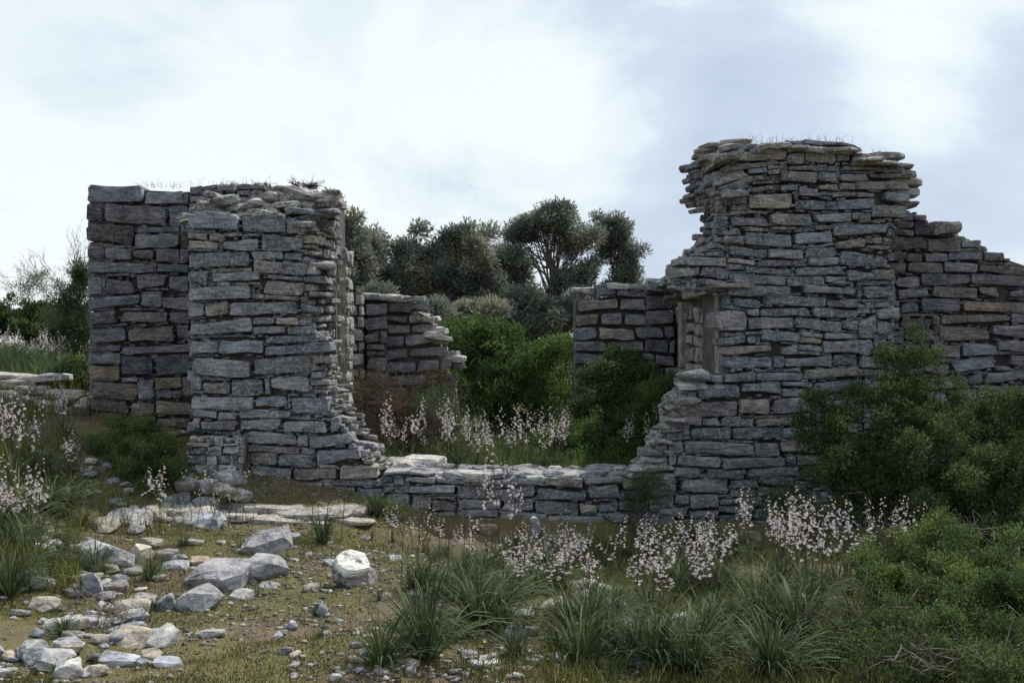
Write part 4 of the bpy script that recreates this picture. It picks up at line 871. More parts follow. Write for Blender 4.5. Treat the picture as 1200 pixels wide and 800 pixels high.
def flower_head(H, seed, dens=1.0):
    """branched flowering stalk of height H: stalk polylines and open six-petalled flowers along the racemes"""
    rs = np.random.RandomState(seed); segs = []; fl = []
    bend = rs.normal(size=2)*.05*H
    def main(t): return np.array([bend[0]*t*t, bend[1]*t*t, H*t])
    segs.append([(*main(t), .0045*(1-.6*t)) for t in np.linspace(0, 1, 7)])
    def rac(fn, t0, n):
        for i in range(n):
            t = t0+(1-t0)*i/n; p = fn(t); a = rs.uniform(0, 6.28); d = np.array([math.cos(a), math.sin(a), rs.uniform(-.1, .5)]); q = p+d*rs.uniform(.014, .03); fl.append((q, d, (1-.45*(t-t0)/(1-t0)) if rs.rand() < .85 else .5))
    rac(main, .50, int(15*dens))
    for b in range(rs.randint(1, 4)):
        t = rs.uniform(.42, .66); s = main(t); a = rs.uniform(0, 6.28); Lb = H*rs.uniform(.2, .36); d = np.array([math.cos(a)*.33, math.sin(a)*.33, .9])
        def fn(u, s=s, d=d, Lb=Lb, a=a): return s+d*Lb*u+np.array([-math.cos(a), -math.sin(a), .4])*.10*Lb*u*u
        segs.append([(*fn(u), .003*(1-.5*u)) for u in np.linspace(0, 1, 5)]); rac(fn, .35, int(6*dens))
    V, F = [], []
    for c, d, s in fl:
        d = d/np.linalg.norm(d); a = np.cross(d, (0, 0, 1.)); a /= np.linalg.norm(a)+1e-9; b = np.cross(d, a); L_ = .0265*s*rs.uniform(.8, 1.15); ph = rs.uniform(0, 1)
        opn = rs.uniform(.35, .95)
        for k in range(6):
            an = ph+k*math.pi/3; e = (a*math.cos(an)+b*math.sin(an))*opn+d*(1-opn*.7); e /= np.linalg.norm(e); sd_ = np.cross(e, d); sd_ /= np.linalg.norm(sd_)+1e-9; w_ = L_*.42; b0 = len(V)
            V += [c, c+e*L_*.55+sd_*w_*.5, c+e*L_, c+e*L_*.55-sd_*w_*.5]; F.append((b0, b0+1, b0+2, b0+3))
    return segs, np.array(V), np.array(F)
protos = []
for k in range(9):
    segs, V, F = flower_head(1.0 if k % 3 else .8, 200+k, 1.0 if k < 6 else 1.15); tv, tf = tubes_mesh(segs, 4)
    lv, lf = strap_leaves(16, .42, 300+k)
    protos.append((mesh_np('flower_stalk', tv, tf, M_stalk), mesh_np('blossom', V, F, M_petal), mesh_np('leaf_tuft', lv, lf, M_strap)))
def asphodel(x, y, h, label, group, k=None, leaves=True, z=None):
    k = R.randrange(9) if k is None else k; root = empty('asphodel', (x, y, (zt(x, y) if z is None else z)-.01)); tag(root, label, 'wildflower', group)
    root.rotation_euler.z = R.uniform(0, 6.28); base = 1.0 if k % 3 else .8; s = h/base
    for nm, me in zip(('stalk', 'blossom', 'leaves'), protos[k]):
        if nm == 'leaves' and not leaves: continue
        o = obj(nm, me, root); tag(o, kind='stuff' if nm != 'stalk' else None)
        if nm != 'leaves': o.scale = (max(.95, s*1.15), max(.95, s*1.15), s)
        else: o.scale = (min(1, s*1.2),)*3
    root.rotation_euler.x = R.gauss(0, .05); root.rotation_euler.y = R.gauss(0, .05)
    return root
MARKS = []
def near_mark(px, py, marks):
    best = min(marks, key=lambda m: (m[0]-px)**2+((m[1]-py)*1.6)**2); dx, dy = px-best[0], py-best[1]
    w_ = ('right of ' if dx > 0 else 'left of ') if abs(dx) > abs(dy)*1.4 else ('in front of ' if dy > 0 else 'behind ')
    return w_+best[2]
PM = [(560,690,'the centre leaf clumps'),(690,740,'the pale buff rock'),(640,620,'the upright slab'),(757,600,'the feathery wall-end shrub'),(796,735,'the tilted grey slab'),(880,630,'the brown pier-foot stone'),(850,700,'the pier-foot leaf clump'),
 (925,600,'the broom at the pier foot'),(1000,640,'the bleached twigs'),(1060,640,'the foreground shrub'),(960,700,'the big right leaf clump'),(450,500,'the brown shrub'),(520,490,'the grey-green shrub'),(600,470,'the bright green shrub'),(640,520,'the fresh green shrub'),(700,500,'the dark inner shrub'),(775,480,'the doorway shrub'),
 (30,365,'the low wide bush'),(86,440,'the ledge bush'),(85,350,'the dark twiggy bush'),(20,445,'the slab ledge'),(60,472,'the lowest ledge slabs'),(150,540,'the left broom'),(20,600,'the long grassy clump'),(250,600,'the rubble stub'),(458,612,'the left-pier leaf clump'),(720,650,'the dense patch middle')]
def patch(n, x0, x1, ytop0, ytop1, Ya, Yb, label, group, hmin=.3, hmax=1.25, leaves=True, kk=None):
    """plants whose tips reach into a band of the picture: place by distance, height follows from the ground there"""
    c = 0; t = 0
    while c < n and t < n*30:
        t += 1; Y = R.uniform(Ya, Yb); px = R.uniform(x0, x1); py = R.uniform(ytop0, ytop1); p = W(px, py, Y); z = zt(p[0], p[1]); h = p[2]-z
        if h < hmin or h > hmax: continue
        lb = ('tiny ' if h < .38 else 'short ' if h < .5 else 'mid-height ' if h < .7 else 'tall ' if h < .95 else 'towering ')+label+' '+near_mark(px, py, PM)
        asphodel(p[0], p[1], h, lb, group, leaves=leaves and R.random() < .8, k=R.choice(kk) if kk else None); c += 1
DENSE = [3, 4, 5, 6, 7, 8]
g1 = 'asphodels in the dense patch before the low wall'; g2 = 'asphodels before the tallest pier'; g3 = 'asphodels inside the ruin'; g4 = 'asphodels on the slope at the far left'; g5 = 'asphodels at the left edge'
patch(32, 590, 800, 600, 700, 6.7, 9.2, 'white asphodel of the dense patch,', g1, .3, .85, kk=DENSE)
patch(24, 750, 862, 592, 675, 7.2, 9.4, 'white asphodel of the band by the pier,', g2, .35, 1.0, kk=DENSE)
patch(32, 890, 1075, 575, 680, 7.2, 9.3, 'white asphodel of the right-hand stand,', g2, .35, 1.1, kk=DENSE)
patch(5, 900, 960, 556, 580, 8.4, 9.4, 'white asphodel standing highest before the pier,', g2, .35, 1.3, kk=DENSE)
patch(3, 860, 885, 560, 600, 8.4, 9.4, 'slender asphodel against the pier stones,', g2, .35, 1.3)
patch(24, 445, 560, 456, 500, 11.9, 13.0, 'white asphodel inside the gap,', g3, .35, 1.1)
patch(24, 560, 672, 470, 520, 11.8, 12.8, 'white asphodel behind the low wall,', g3, .35, 1.1)
patch(5, 725, 775, 468, 500, 12.2, 12.8, 'white asphodel close to the doorway edge,', g3, .35, 1.15)
patch(75, -10, 102, 378, 432, 14.5, 19, 'white asphodel of the distant slope drift,', g4, .2, 1.3, leaves=False, kk=DENSE)
patch(18, -10, 85, 448, 520, 9.2, 11.6, 'white asphodel of the left-edge drift,', g5, .35, 1.1, kk=DENSE)
patch(10, -5, 50, 520, 580, 7.8, 9.2, 'asphodel in long grass,', g5, .35, 1.0)
patch(3, 165, 195, 540, 556, 8.8, 9.4, 'thin asphodel near the pale rocks,', 'asphodels beside the rubble stub', .3, .9, leaves=False)
patch(5, 425, 520, 585, 612, 9.6, 10.4, 'sparse asphodel before the low wall,', 'asphodels before the low wall', .3, .9)
patch(12, 500, 680, 592, 640, 9.0, 10.3, 'sparse asphodel before the low wall,', 'asphodels before the low wall', .25, .9)
patch(4, 565, 620, 500, 560, 9.3, 10.2, 'thin asphodel topping the low wall,', 'asphodels before the low wall', .5, 1.3)
# fading brown asphodels with few flowers
for px, py, Y, h in [(365,0,9.6,.62),(400,0,9.4,.7),(505,0,7.9,.62),(488,0,7.6,.66),(545,0,8.1,.6),(525,0,7.7,.7),(575,0,8.2,.5),(470,0,7.4,.55)]:
    x = (px-600)*Y/K; o = asphodel(x, Y, h, 'bare brown stalk '+near_mark(px, 660, PM)+(', taller' if h > .62 else ', shorter'), 'bare stalks', k=1, leaves=False)
    for c in list(o.children):
        if c.name.startswith('blossom'): bpy.data.objects.remove(c)
# leaf clumps
tufts = []
for k in range(7):
    lv, lf = strap_leaves(95 if k < 5 else 50, .46 if k < 5 else .34, 400+k, .0105, 1.25); tufts.append(mesh_np('leaf_clump', lv, lf, M_strap))
def clump(px, py, s, label, k=None, group='strap-leaved asphodel clumps'):
    p = hit(px, py); o = obj('leaf_clump', tufts[R.randrange(7) if k is None else k], None, p-np.array([0, 0, .01])); o.scale = (s, s, s*R.uniform(.85, 1.1)); o.rotation_euler.z = R.uniform(0, 6.28)
    return tag(o, label, 'plant', group)
for px, py, s, lab in [
    (378,638,.85,'dark strap-leaved clump hanging over the slab at the foot of the left pier'),(458,612,1.0,'clump of long leaves where the left pier meets the low wall'),(440,605,.8,'smaller clump of long leaves against the stepped foot of the left pier'),
    (500,772,1.15,'large leaf clump, left of the three in the centre foreground'),(560,735,1.2,'large leaf clump in the centre of the foreground'),(605,690,1.0,'leaf clump behind the centre foreground ones'),(640,668,.8,'leaf clump nearest the low wall in the middle'),(540,700,.8,'leaf clump among bare brown stalks'),
    (445,780,.85,'leaf clump right of the bare gravelly ground'),(680,782,1.0,'spiky leaf clump with the pale rocks behind it'),(655,760,.7,'small leaf clump left of the pale foreground rocks'),(765,780,1.1,'leaf clump at the bottom edge right of the pale rocks'),(810,788,1.0,'leaf clump at the bottom edge, below the tilted grey slab'),
    (720,735,.7,'leaf clump between the white flowers and the pale rocks'),(760,720,.9,'leaf clump under the dense white flowers'),(850,700,1.0,'leaf clump before the foot of the tallest pier'),(840,740,.8,'leaf clump right of the tilted grey slab'),(890,730,1.0,'leaf clump left of the foreground shrub'),(930,750,1.2,'big leaf clump beside the foreground shrub'),(905,790,1.1,'big leaf clump at the bottom edge by the foreground shrub'),(960,700,1.0,'leaf clump in front of the tall white flowers'),
    (215,640,.42,'little leaf tuft between the boulders and the blue-grey slab'),(175,680,.5,'little leaf tuft behind the rounded boulder'),(20,620,1.2,'long grassy clump at the left edge above the rocks'),(60,600,1.0,'long grassy clump on the bank at the left'),(30,660,1.0,'grassy clump in front of the bank at the left edge'),(10,700,.9,'low grassy clump at the left edge beside the small rocks'),(90,585,.8,'grassy clump below the broom shrub'),(75,745,.45,'small leaf tuft between the white rocks at lower left'),(45,560,1.0,'grassy clump higher on the bank at the left'),
    (540,548,.7,'leaf clump just behind the low wall'),(575,545,.6,'second leaf clump behind the low wall, right of the first'),(520,558,.6,'leaf clump behind the low wall nearest the brown shrub'),(640,552,.6,'leaf clump behind the low wall below the green shrub'),
    (1000,760,1.0,'leaf clump half under the foreground shrub')]:
    clump(px, py, s, lab)
for _ in range(84):
    px, py, s = R.uniform(470, 1010), R.uniform(640, 792), R.uniform(.4, .9)
    if px < 600 and py > 770: continue
    clump(px, py, s, ('small' if s < .55 else 'medium')+' strap-leaved clump '+near_mark(px, py, PM))
for _ in range(14):
    px, py, s = R.uniform(-5, 120), R.uniform(560, 700), R.uniform(.4, .8); clump(px, py, s, ('small' if s < .55 else 'medium')+' grassy clump '+near_mark(px, py, PM))
# ------------------------------------------------------------ boulders
WHT, LIL, TAN = (.42, .41, .38), (.27, .27, .30), (.27, .235, .185)
def boulder(x0, y0, x1, y1, label, col, dz=.9, ang=.7, ty=0., rz=None, sink=.27, deep=.9, seed=None, mat=None, group=None, name='boulder', cat='boulder'):
    cx = (x0+x1)/2; p = hit(cx, y1-(y1-y0)*.12); Y = p[1]; w_ = (x1-x0)*Y/K; vis = (y1-y0)*Y/K
    # seen from above: visible height = h + depth * slope
    sl = CAMZ/Y; D = w_*deep; h = max(vis*.45, (vis-D*sl*.55)*dz); rng = random.Random(seed if seed is not None else int(x0*7+y0))
    o = rock(name, (p[0], Y+D*.32, p[2]+h*(.5-sink)), (w_*1.08, D, h*1.08), rng.uniform(-.3,.3) if rz is None else rz, (rng.uniform(.12,.42), ty+rng.uniform(-.15,.15)), mat or M_boulder, None, (*col, 1), rng, ang)
    return tag(o, label, cat, group)
BL = []
for a in [
 (96,606,137,626,'flat oval pale lichened stone left of the grey-blue slab',TAN,.9),(118,596,175,618,'flat grey-blue slab with a bright edge on the bank at the left',LIL,.8),
 (82,630,150,672,'big block with dark front face on the bank at the left',(.24,.235,.25),1.1),(150,637,175,662,'cream slab leaning against the big dark-fronted block',(.50,.44,.33),1.2),
 (206,596,259,622,'smooth blue-grey tilted slab at the foot of the rubble stub',(.33,.36,.40),.8),(11,662,50,686,'pale grey rock nearest the left edge',LIL,.9),(33,676,56,692,'small grey rock under the pale grey rock at left',GREY,.9),
 (96,665,118,703,'upright pale violet rock below the big dark-fronted block',LIL,1.2),(132,694,173,724,'brown rough rock left of the rounded boulder',TAN,.9),(114,728,180,762,'broad flat tan slab at the lower left',(.33,.27,.215),.8),
 (111,759,159,784,'blue-grey flat-topped rock below the tan slab',(.27,.27,.31),1.0),(19,742,53,778,'white rock at the lower left edge',WHT,.9),(60,766,96,800,'tall white rock at the bottom left',WHT,1.1),(52,757,69,772,'small tan stone between the two white rocks',TAN,.9),
 (180,692,203,719,'small lilac pointed stone left of the rounded boulder',LIL,1.1),(204,683,258,720,'rounded cracked grey boulder in the left foreground',(.27,.265,.275),1.05),
 (187,653,220,669,'flat pale stone between grass tufts left of the large boulder',LIL,.8),(202,647,219,660,'small bluish stone behind the flat pale stone',LIL,.9),(30,694,68,718,'brown rock among the twigs at left',TAN,.8),(90,723,124,738,'flat pale rock above the tan slab',GREY,.7),(152,690,180,714,'brownish rock above the small lilac pointed stone',(.25,.22,.19),.9),
 (221,655,290,695,'large faceted boulder behind the rounded one',(.24,.235,.25),1.1),(276,616,338,653,'dark ridged boulder just below the long ledge',(.22,.215,.22),1.0),(278,647,334,682,'boulder with bright flat top and dark front, right of the large faceted boulder',(.28,.28,.29),1.1),
 (268,690,301,704,'small flat grey-green stone at the foot of the boulders',(.30,.30,.28),.7),(372,652,395,665,'small grey slab touching the white-topped boulder',LIL,.8),(354,683,378,693,'flat pale stone left of the white-topped boulder',TAN,.7),(302,682,325,689,'thin flat pale stone below the boulder with bright flat top',GREY,.7),
 (370,708,384,724,'small upright pale stone in the gravel',LIL,1.2),(334,725,349,739,'small dark blue stone in the gravel',(.24,.24,.28),1.1),(375,738,389,746,'small rounded violet stone in the gravel',(.25,.23,.25),1.0),(316,739,332,748,'small pale stone next to the dark blue one',LIL,.9),(445,693,461,704,'tan stone beside the clumps of leaves',TAN,1.),
 (338,624,352,633,'small pale stone near the dark leaf clump',LIL,.9),(417,627,435,632,'thin pale flake on the moss before the low wall',LIL,.7),(455,651,472,657,'flat pale stone on the moss before the low wall',LIL,.7),(200,647,212,660,'bluish pebble-like stone beside the leaf tuft',LIL,.8),
 (222,652,246,662,'reddish-brown stone behind the large faceted boulder',(.30,.20,.14),1.),
 (557,612,583,631,'brown rounded stone at the foot of the low wall',(.22,.16,.11),1.1),(622,611,634,634,'upright grey slab leaning on the low wall',(.27,.275,.30),1.6),(633,624,652,635,'small stone beside the upright slab at the low wall',GREY,1.),
 (630,698,668,718,'pale buff stone in the middle of the flowers',(.42,.38,.29),.9),(665,680,705,698,'white flat stone under the white flowers',WHT,.8),(675,728,712,752,'big pale buff rock behind the spiky leaf clump',(.46,.42,.34),1.1),(698,742,728,762,'white rock right of the big pale buff rock',WHT,.9),(664,727,678,752,'cream stone left of the big pale buff rock',(.48,.44,.34),1.2),
 (716,722,748,742,'pale grey stone before the flowers',LIL,.9),(668,688,694,706,'grey stone between flowers and buff stone',GREY,.9),(705,700,735,720,'grey-blue stone under the dense flowers',LIL,.9),(732,752,750,772,'bluish stone beside the leaf clump at the bottom',LIL,1.),
 (783,718,810,740,'tilted grey slab alone right of the pale rocks',(.27,.27,.29),1.1),(869,620,893,637,'brown stone at the foot of the tallest pier',(.27,.21,.15),1.),(872,748,888,756,'small pale stone near the right leaf clumps',LIL,.9),(476,690,492,700,'white stone by the large leaf clump',WHT,1.),(470,768,492,782,'tan stone in the front gravel strip',TAN,.8),
 (560,768,584,778,'flat whitish stone under the centre clumps',WHT,.7),(540,762,560,772,'lilac stone under the centre clumps',LIL,.8),(600,712,622,726,'grey stone between centre clumps',LIL,.8),(590,734,618,748,'pale grey stone right of the centre clump',LIL,.8),
 ]: BL.append(boulder(*a))
# the white-topped boulder has its sunlit top and shaded front coloured in: bright cap, dark block
b_ = boulder(388, 652, 437, 692, 'squat boulder with sunlit white top and shaded front, alone on the gravel', (.17,.16,.16), 1.25, .9, mat=M_boulder, seed=5, rz=.1)
c_ = rock('sunlit_top', (-.015, .0, .080), (.24, .24, .07), .3, (.16, .12), M_white, b_, (.58, .57, .53, 1), random.Random(3), .85)
for i, o in enumerate(BL):
    if i % 2 == 0 and i < 46:
        d = o.dimensions; x, y = o.location.x+R.choice((-1, 1))*d.x*.45, o.location.y-d.y*.35*R.random(); t = obj('grass_tuft', tufts[5+i % 2], None, (x, y, zt(x, y)-.01)); t.scale = (.3, .3, R.uniform(.25, .5)); t.rotation_euler.z = R.uniform(0, 6)
        tag(t, 'tiny grass tuft at the edge of the '+' '.join(o['label'].split()[:7]), 'grass tuft', 'grass tufts beside rocks')
# flat ledge below the left pier
Ld = empty('stone_ledge', (W(340, 600, 10.5)[0], 10.5, .0)); tag(Ld, 'long flat pale bedrock ledge at the foot of the left pier', 'rock ledge')
for px, py, wpx, d, t in [(300,596,110,.5,.07),(365,604,100,.45,.06),(412,612,50,.4,.05),(268,607,60,.4,.06),(335,612,100,.3,.05),(225,602,50,.5,.08),(190,601,60,.5,.08),(400,600,60,.4,.06)]:
    p = hit(px, py+4); rock('slab', Vector(p)+Vector((0, .15, .02))-Ld.location, (wpx*p[1]/K, d, t), R.uniform(-.08,.08), (R.uniform(-.03,.05), R.uniform(-.03,.03)), M_pale, Ld, pick([(.24,.21,.175), (.26,.24,.21), (.20,.175,.15)]), angular=.93)
# medium loose stones, counted one by one
loose = 0; lm = []
for k in range(14):
    V, F = rock_verts(1, .85, .5, random.Random(500+k), .85) if k % 3 else slab_verts(1.1, .8, .32, random.Random(500+k)); lm.append(mesh_py('loose_stone', V, F, M_boulder))
SM = [(117,650,'the big dark-fronted block'),(230,702,'the rounded cracked boulder'),(255,675,'the large faceted boulder'),(306,635,'the ridged boulder'),(306,664,'the bright flat-topped boulder'),(412,665,'the white-topped boulder'),(147,745,'the broad tan slab'),(135,771,'the blue-grey flat-topped rock'),(36,760,'the white lower-left rock'),(78,783,'the tall white rock'),
 (192,705,'the small lilac stone'),(107,684,'the upright violet rock'),(30,674,'the pale rock at the left edge'),(232,609,'the blue-grey tilted slab'),(147,607,'the grey-blue slab'),(116,615,'the oval lichened stone'),(165,535,'the broom shrub'),(342,732,'the dark blue stone'),(378,738,'the violet stone'),(440,770,'the leaf clump beside the gravel'),(560,735,'the big centre leaf clump'),(500,772,'the left centre leaf clump'),
 (693,740,'the big pale buff rock'),(648,708,'the pale buff stone'),(796,729,'the tilted grey slab'),(685,690,'the white flat stone'),(760,720,'the clump under the flowers'),(572,773,'the flat whitish stone'),(680,785,'the spiky leaf clump'),(380,790,'the gravel at the bottom edge'),(640,668,'the clump nearest the low wall'),(603,740,'the pale grey centre stone')]
TONES = [(LIL, 'lilac-grey'), (GREY, 'dark grey'), (TAN, 'tan'), ((.22,.20,.18), 'grey-brown'), ((.36,.35,.33), 'pale'), (BLUE, 'bluish'), ((.24,.235,.23), 'mid-grey'), (BROWN, 'brown')]
def loose_stone(px, py, s, label, group):
    tc, tn = R.choice(TONES); label = ('tiny ' if s < .055 else 'small ' if s < .09 else 'larger ')+tn+' loose stone '+near_mark(px, py, SM); p = hit(px, py); o = obj('loose_stone', lm[R.randrange(14)], None, (p[0], p[1], p[2]+s*.12), pick([tc])); o.scale = (s, s, s*R.uniform(.6,1.1)); o.rotation_euler = (R.uniform(-.2,.2), R.uniform(-.2,.2), R.uniform(0,6))
    return tag(o, label, 'stone', group)
for i in range(150): loose_stone(R.gauss(85, 65), R.uniform(612, 792), .05+.17*R.random()**2, 'loose stone in the rubble spread at the lower left', 'loose stones at the lower left')
for i in range(55): loose_stone(R.uniform(30, 225), R.uniform(505, 620), R.uniform(.05,.16), 'loose stone on the bank below the left recessed wall', 'loose stones on the left bank')
for i in range(45): loose_stone(R.uniform(255, 470), R.uniform(630, 770), R.uniform(.035,.075), 'loose small stone on the gravel in the centre left', 'loose stones on the gravel')
for i in range(50): loose_stone(R.uniform(570, 800), R.uniform(660, 785), R.uniform(.05,.14), 'loose stone among the flowers before the low wall', 'loose stones among the flowers')
for i in range(40): loose_stone(R.uniform(330, 720), R.uniform(766, 800), R.uniform(.035,.085), 'loose small stone in the strip along the bottom edge', 'loose stones along the bottom edge')
# gravel: nobody could count it
def gravel():
    rs = np.random.RandomState(3); n = 76000; Y = 4.6+6.4*rs.rand(n)**1.25; px = rs.uniform(-330, 1500, n); x = (px-600)*Y/K
    d = vnoise(x, Y, .8, 21)+vnoise(x, Y, 2.4, 22)*.7+.16*np.exp(-((px-420)/190)**2)+.22*np.exp(-((px-90)/130)**2)+.45*np.exp(-((px-500)/75)**2-((Y-8.7)/1.0)**2)
    keep = rs.rand(n) < np.clip(.20+1.6*d, .05, 1); keep &= (px < 700) | (rs.rand(n) < .35); Y = Y[keep]; x = x[keep]; n = len(x)
    z = Zt(x, Y); s = .0045+.017*rs.rand(n)**3.5; V8 = np.array([[-1,-.8,-.35],[1,-.8,-.35],[1,.8,-.35],[-1,.8,-.35],[-.7,-.5,.32],[.7,-.5,.32],[.7,.5,.32],[-.7,.5,.32]])
    F6 = np.array([[0,3,2,1],[4,5,6,7],[0,1,5,4],[1,2,6,5],[2,3,7,6],[3,0,4,7]])
    V = V8[None]*(s[:, None, None]*rs.uniform(.65, 1.2, (n, 1, 3)))*(1+rs.normal(size=(n, 8, 3))*.30); a = rs.uniform(0, 6.28, n); c, q = np.cos(a)[:, None], np.sin(a)[:, None]
    X = V[:, :, 0]*c-V[:, :, 1]*q+x[:, None]; Y2 = V[:, :, 0]*q+V[:, :, 1]*c+Y[:, None]; Z = V[:, :, 2]+z[:, None]+.3*s[:, None]
    V = np.stack([X, Y2, Z], -1).reshape(-1, 3); F = (F6[None]+np.arange(n)[:, None, None]*8).reshape(-1, 4)
    tag(obj('gravel', mesh_np('gravel', V, F, M_gravel)), 'fine pale gravel strewn over the soil', 'gravel', kind='stuff')
gravel()
def blades(name, label, n, Ya, Yb, pxr, thr, hmin, hmax, seed, mat, keepf=None, w_=.004, cat='grass'):
    rs = np.random.RandomState(seed); Y = Ya+(Yb-Ya)*rs.rand(n)**1.2; px = rs.uniform(*pxr, n); x = (px-600)*Y/K
    m = vnoise(x, Y, 1.0, seed)+.6*vnoise(x, Y, 3.1, seed+1)+.3*vnoise(x, Y, 9, seed+2); k = m > thr
    if keepf is not None: k &= keepf(px, Y, rs)
    x, Y = x[k], Y[k]; n = len(x); z = Zt(x, Y); h = rs.uniform(hmin, hmax, n)*(1+.5*vnoise(x, Y, 4, 9)); a = rs.uniform(0, 6.28, n); le = rs.uniform(.1, .8, n)*h
    ca, sa = np.cos(a), np.sin(a); b = rs.uniform(0, 6.28, n); cb, sb = np.cos(b)*w_/2, np.sin(b)*w_/2
    V = np.empty((n, 5, 3)); V[:, 0] = np.stack([x-cb, Y-sb, z-.004], 1); V[:, 1] = np.stack([x+cb, Y+sb, z-.004], 1)
    V[:, 2] = np.stack([x+ca*le*.35+cb*.8, Y+sa*le*.35+sb*.8, z+h*.6], 1); V[:, 3] = np.stack([x+ca*le*.35-cb*.8, Y+sa*le*.35-sb*.8, z+h*.6], 1); V[:, 4] = np.stack([x+ca*le, Y+sa*le, z+h*.95], 1)
    i = np.arange(n)[:, None]*5; F = np.concatenate([i+np.array([[0, 1, 2]]), i+np.array([[0, 2, 3]]), i+np.array([[3, 2, 4]])])
    tag(obj(name, mesh_np(name, V.reshape(-1, 3), F, mat)), label, cat, kind='stuff')
def clear(px, Y, rs): return (px > 560) | (px < 240) | (Y > 8.2) | (rs.rand(len(px)) < .55)
blades('short_grass', 'short mossy grass covering the soil', 230000, 4.6, 11, (-330, 1500), -.08, .008, .035, 31, M_grass, clear, .004)
blades('weeds', 'ankle-high weeds and grass around the clumps', 50000, 5.2, 10.6, (540, 1560), -.08, .03, .13, 41, M_grass, lambda px, Y, rs: (px > 640) | (rs.rand(len(px)) < .25), .005)
blades('long_grass', 'long grass on the bank at the left', 34000, 7.0, 14, (-380, 215), -.10, .05, .26, 51, M_grass, lambda px, Y, rs: (px < 95) | ((Y > 8.8) & (rs.rand(len(px)) < .25)), .006)
blades('inner_grass', 'green grass on the raised floor inside the ruin', 26000, 11.75, 17, (400, 800), -.3, .04, .16, 61, M_leafy, None, .007)
blades('meadow_grass', 'grass on the far slope at the left', 60000, 13, 30, (-480, 110), -.3, .08, .35, 71, M_broom, None, .012)
blades('litter', 'dead leaves and dry bits on the soil', 84000, 4.6, 11, (-330, 1500), -.2, .004, .016, 91, M_litter, None, .006)
# tufts of grass blades standing on the wall heads
def head_grass():
    rs = np.random.RandomState(8); segs = []
    for px0, px1, py0, Y, n in [(160,215,219,12.2,34),(222,300,216,12.3,26),(868,1000,166,11.4,60),(1000,1040,182,11.5,14)]:
        for _ in range(n):
            p = W(rs.uniform(px0, px1), py0+rs.uniform(0, 3), Y); h = rs.uniform(.02, .10); segs.append([(*p, .0022), (p[0]+rs.normal()*.01, p[1], p[2]+h*.6, .0016), (p[0]+rs.normal()*.03, p[1]+rs.normal()*.02, p[2]+h, .0007)])
    V, F = tubes_mesh(segs, 3); tag(obj('wall_top_grass', mesh_np('wall_top_grass', V, F, M_drybush)), 'thin dry grass blades on the tops of the ruins', 'grass', kind='stuff')
head_grass()
def scrub():
    rs = np.random.RandomState(77); bl = []
    for _ in range(230):
        a = rs.uniform(-1.25, 1.25); d = rs.uniform(34, 95); x, y = math.sin(a)*d, math.cos(a)*d+6; r = rs.uniform(.8, 2.4); z = zt(x, y)
        if abs(x+.5) < 9 and y < 42: continue
        bl.append((x, y, z+r*.35, r*1.3, r*1.2, r*.75))
    me, P = foliage_mesh('scrub', bl, 4200, 12, .26, .5, .28, M_mastic, 78, .3, .5, zmin=True, puffs=4)
    tag(obj('scrub', me), 'low evergreen scrub scattered over the distant ground', 'scrub', kind='stuff')
scrub()
# creamy seed heads beside the rubble stub, and three yellow daisies
def seed_heads():
    rs = np.random.RandomState(5); segs = []; C = []
    base = hit(262, 618)
    for _ in range(26):
        a = rs.uniform(0, 6.28); h = rs.uniform(.15, .5); q = base+np.array([rs.normal()*.10, rs.normal()*.08, 0]); t = q+np.array([math.cos(a)*h*.3, math.sin(a)*h*.3, h]); segs.append([(*q, .003), (*((q+t)/2+rs.normal(size=3)*.01), .0025), (*t, .0015)])
        for _2 in range(4): C.append(t+rs.normal(size=3)*.018)
    root = empty('dry_plant', base); tag(root, 'dry upright plant with cream seed heads in front of the rubble stub', 'plant')
    V, F = tubes_mesh(segs, 3); obj('stem', mesh_np('stem', local(V, base), F, M_twig), root)
    C = np.array(C); D = rs.normal(size=C.shape)*.3+np.array([0, 0, 1]); D /= np.linalg.norm(D, axis=1, keepdims=True); V, F = leaves_mesh(C, D, .024, .014, rs); tag(obj('seed_head', mesh_np('seed_head', local(V, base), F, M_seed), root), kind='stuff')
seed_heads()
for px, py, lab in [(512,754,'tiny yellow flower under the left centre leaf clump'),(518,758,'tiny yellow flower touching its twin under the left centre clump'),(567,766,'tiny yellow flower below the large centre clump'),(446,770,'tiny yellow flower at the leaf clump beside the gravel'),(70,742,'tiny yellow flower among the rocks at lower left')]:
    p = hit(px, py); root = empty('yellow_flower', p); tag(root, lab, 'wildflower'); V, F = tubes_mesh([[(0, 0, 0, .002), (.004, 0, .03, .0015), (.004, 0, .055, .001)]], 3); obj('stem', mesh_np('stem', V, F, M_grass), root)
    V = [(.004, 0, .056)]; F = []
    for k in range(12): an = k*math.pi/6; rr_ = .011 if k % 2 else .007; V.append((.004+math.cos(an)*rr_, math.sin(an)*rr_, .058+(k % 2)*.002))
    F = [(0, 1+k, 1+(k+1) % 12) for k in range(12)]; obj('petals', mesh_py('petals', V, F, M_yellow), root)
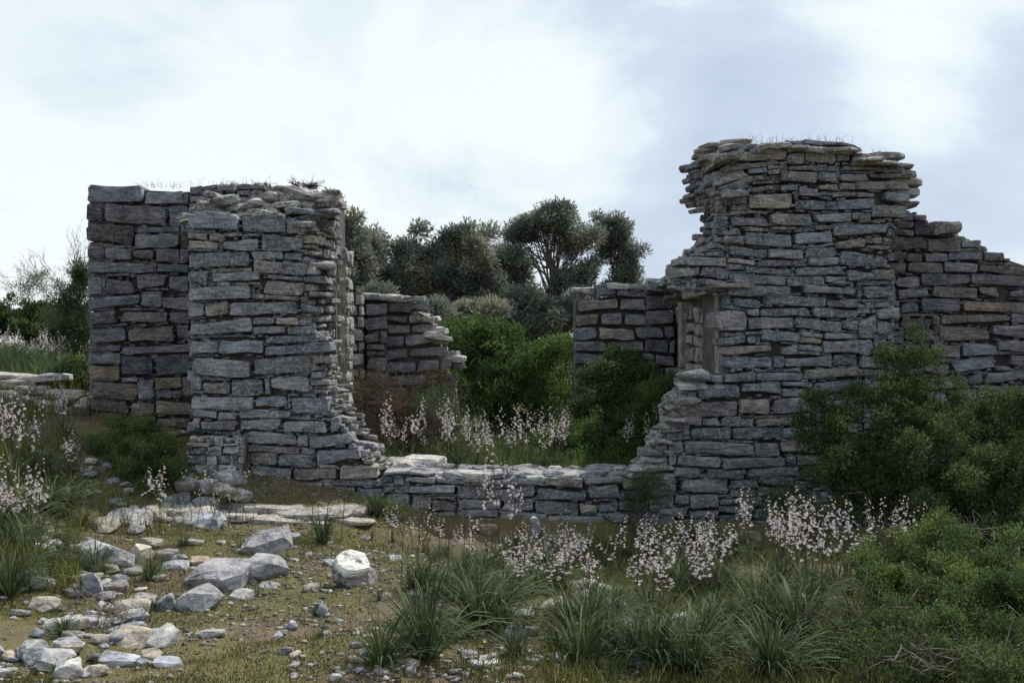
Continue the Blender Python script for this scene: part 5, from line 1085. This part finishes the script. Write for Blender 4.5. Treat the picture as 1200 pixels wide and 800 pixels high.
# pale dead branches on the right
def dead(label, x0, y0, x1, y1, Y, n, seed):
    rs = np.random.RandomState(seed); base = W((x0+x1)/2, y1, Y); root = empty('dead_branch', base); tag(root, label, 'dead branch'); segs = []
    for _ in range(n):
        p = W(rs.uniform(x0, x1), y1+rs.uniform(-10, 10), Y+rs.normal()*.1); d = np.array([rs.normal()*.5, rs.normal()*.2, 1.]); pl = []; L_ = rs.uniform(.4, 1)*(y1-y0)*Y/K
        for k in range(8): pl.append((*p, .0042*(1-k*.1))); d = d+rs.normal(size=3)*np.array([.45, .2, .3]); d /= np.linalg.norm(d); p = p+d*L_/7
        segs.append(pl)
        for _2 in range(3):
            q = np.array(pl[rs.randint(2, 7)][:3]); e = rs.normal(size=3); e[2] = abs(e[2]); e /= np.linalg.norm(e); segs.append([(*q, .0035), (*(q+e*.08), .003), (*(q+e*.15+rs.normal(size=3)*.02), .0015)])
    V, F = tubes_mesh(segs, 4); obj('twig', mesh_np('twig', local(V, base), F, M_deadtwig), root)
dead('bleached crooked twigs between the two right-hand shrubs', 1130, 560, 1190, 655, 8.2, 9, 1)
dead('tangle of bleached twigs at the bottom right under the shrub', 1000, 725, 1180, 800, 5.1, 8, 2)
dead('tangle of grey twigs left of the foreground shrub', 945, 700, 1010, 770, 6.2, 5, 3)
dead('fine dark twiggy dead plant among the rocks at lower left', 70, 660, 150, 760, 6.4, 14, 4)

# ------------------------------------------------------------ at most 300 single stones on one wall: the smallest become one part
def limit_stones(most=292):
    for root in [o for o in sc.objects if o.parent is None and o.type == 'EMPTY']:
        st = [o for o in root.children if o.name.split('.')[0] == 'stone']
        if len(st) <= most: continue
        def size(o):
            c = np.array([v[:] for v in o.bound_box]); d = c.max(0)-c.min(0); return float(max(d[0], d[1])*d[2])
        st.sort(key=size, reverse=True); V, F, MI, mats = [], [], [], []
        for o in st[most:]:
            m = o.matrix_basis if False else o.rotation_euler.to_matrix().to_4x4(); b0 = len(V)
            V += [tuple(m @ v.co+o.location) for v in o.data.vertices]
            F += [tuple(i+b0 for i in p.vertices) for p in o.data.polygons]
            mt = o.data.materials[0]
            if mt not in mats: mats.append(mt)
            MI += [mats.index(mt)]*len(o.data.polygons)
            bpy.data.objects.remove(o)
        me = mesh_py('small_stones', V, F)
        for mt in mats: me.materials.append(mt)
        me.polygons.foreach_set('material_index', MI)
        tag(obj('small_stones', me, root, None, (.155, .148, .142, 1)), kind='stuff')
limit_stones()
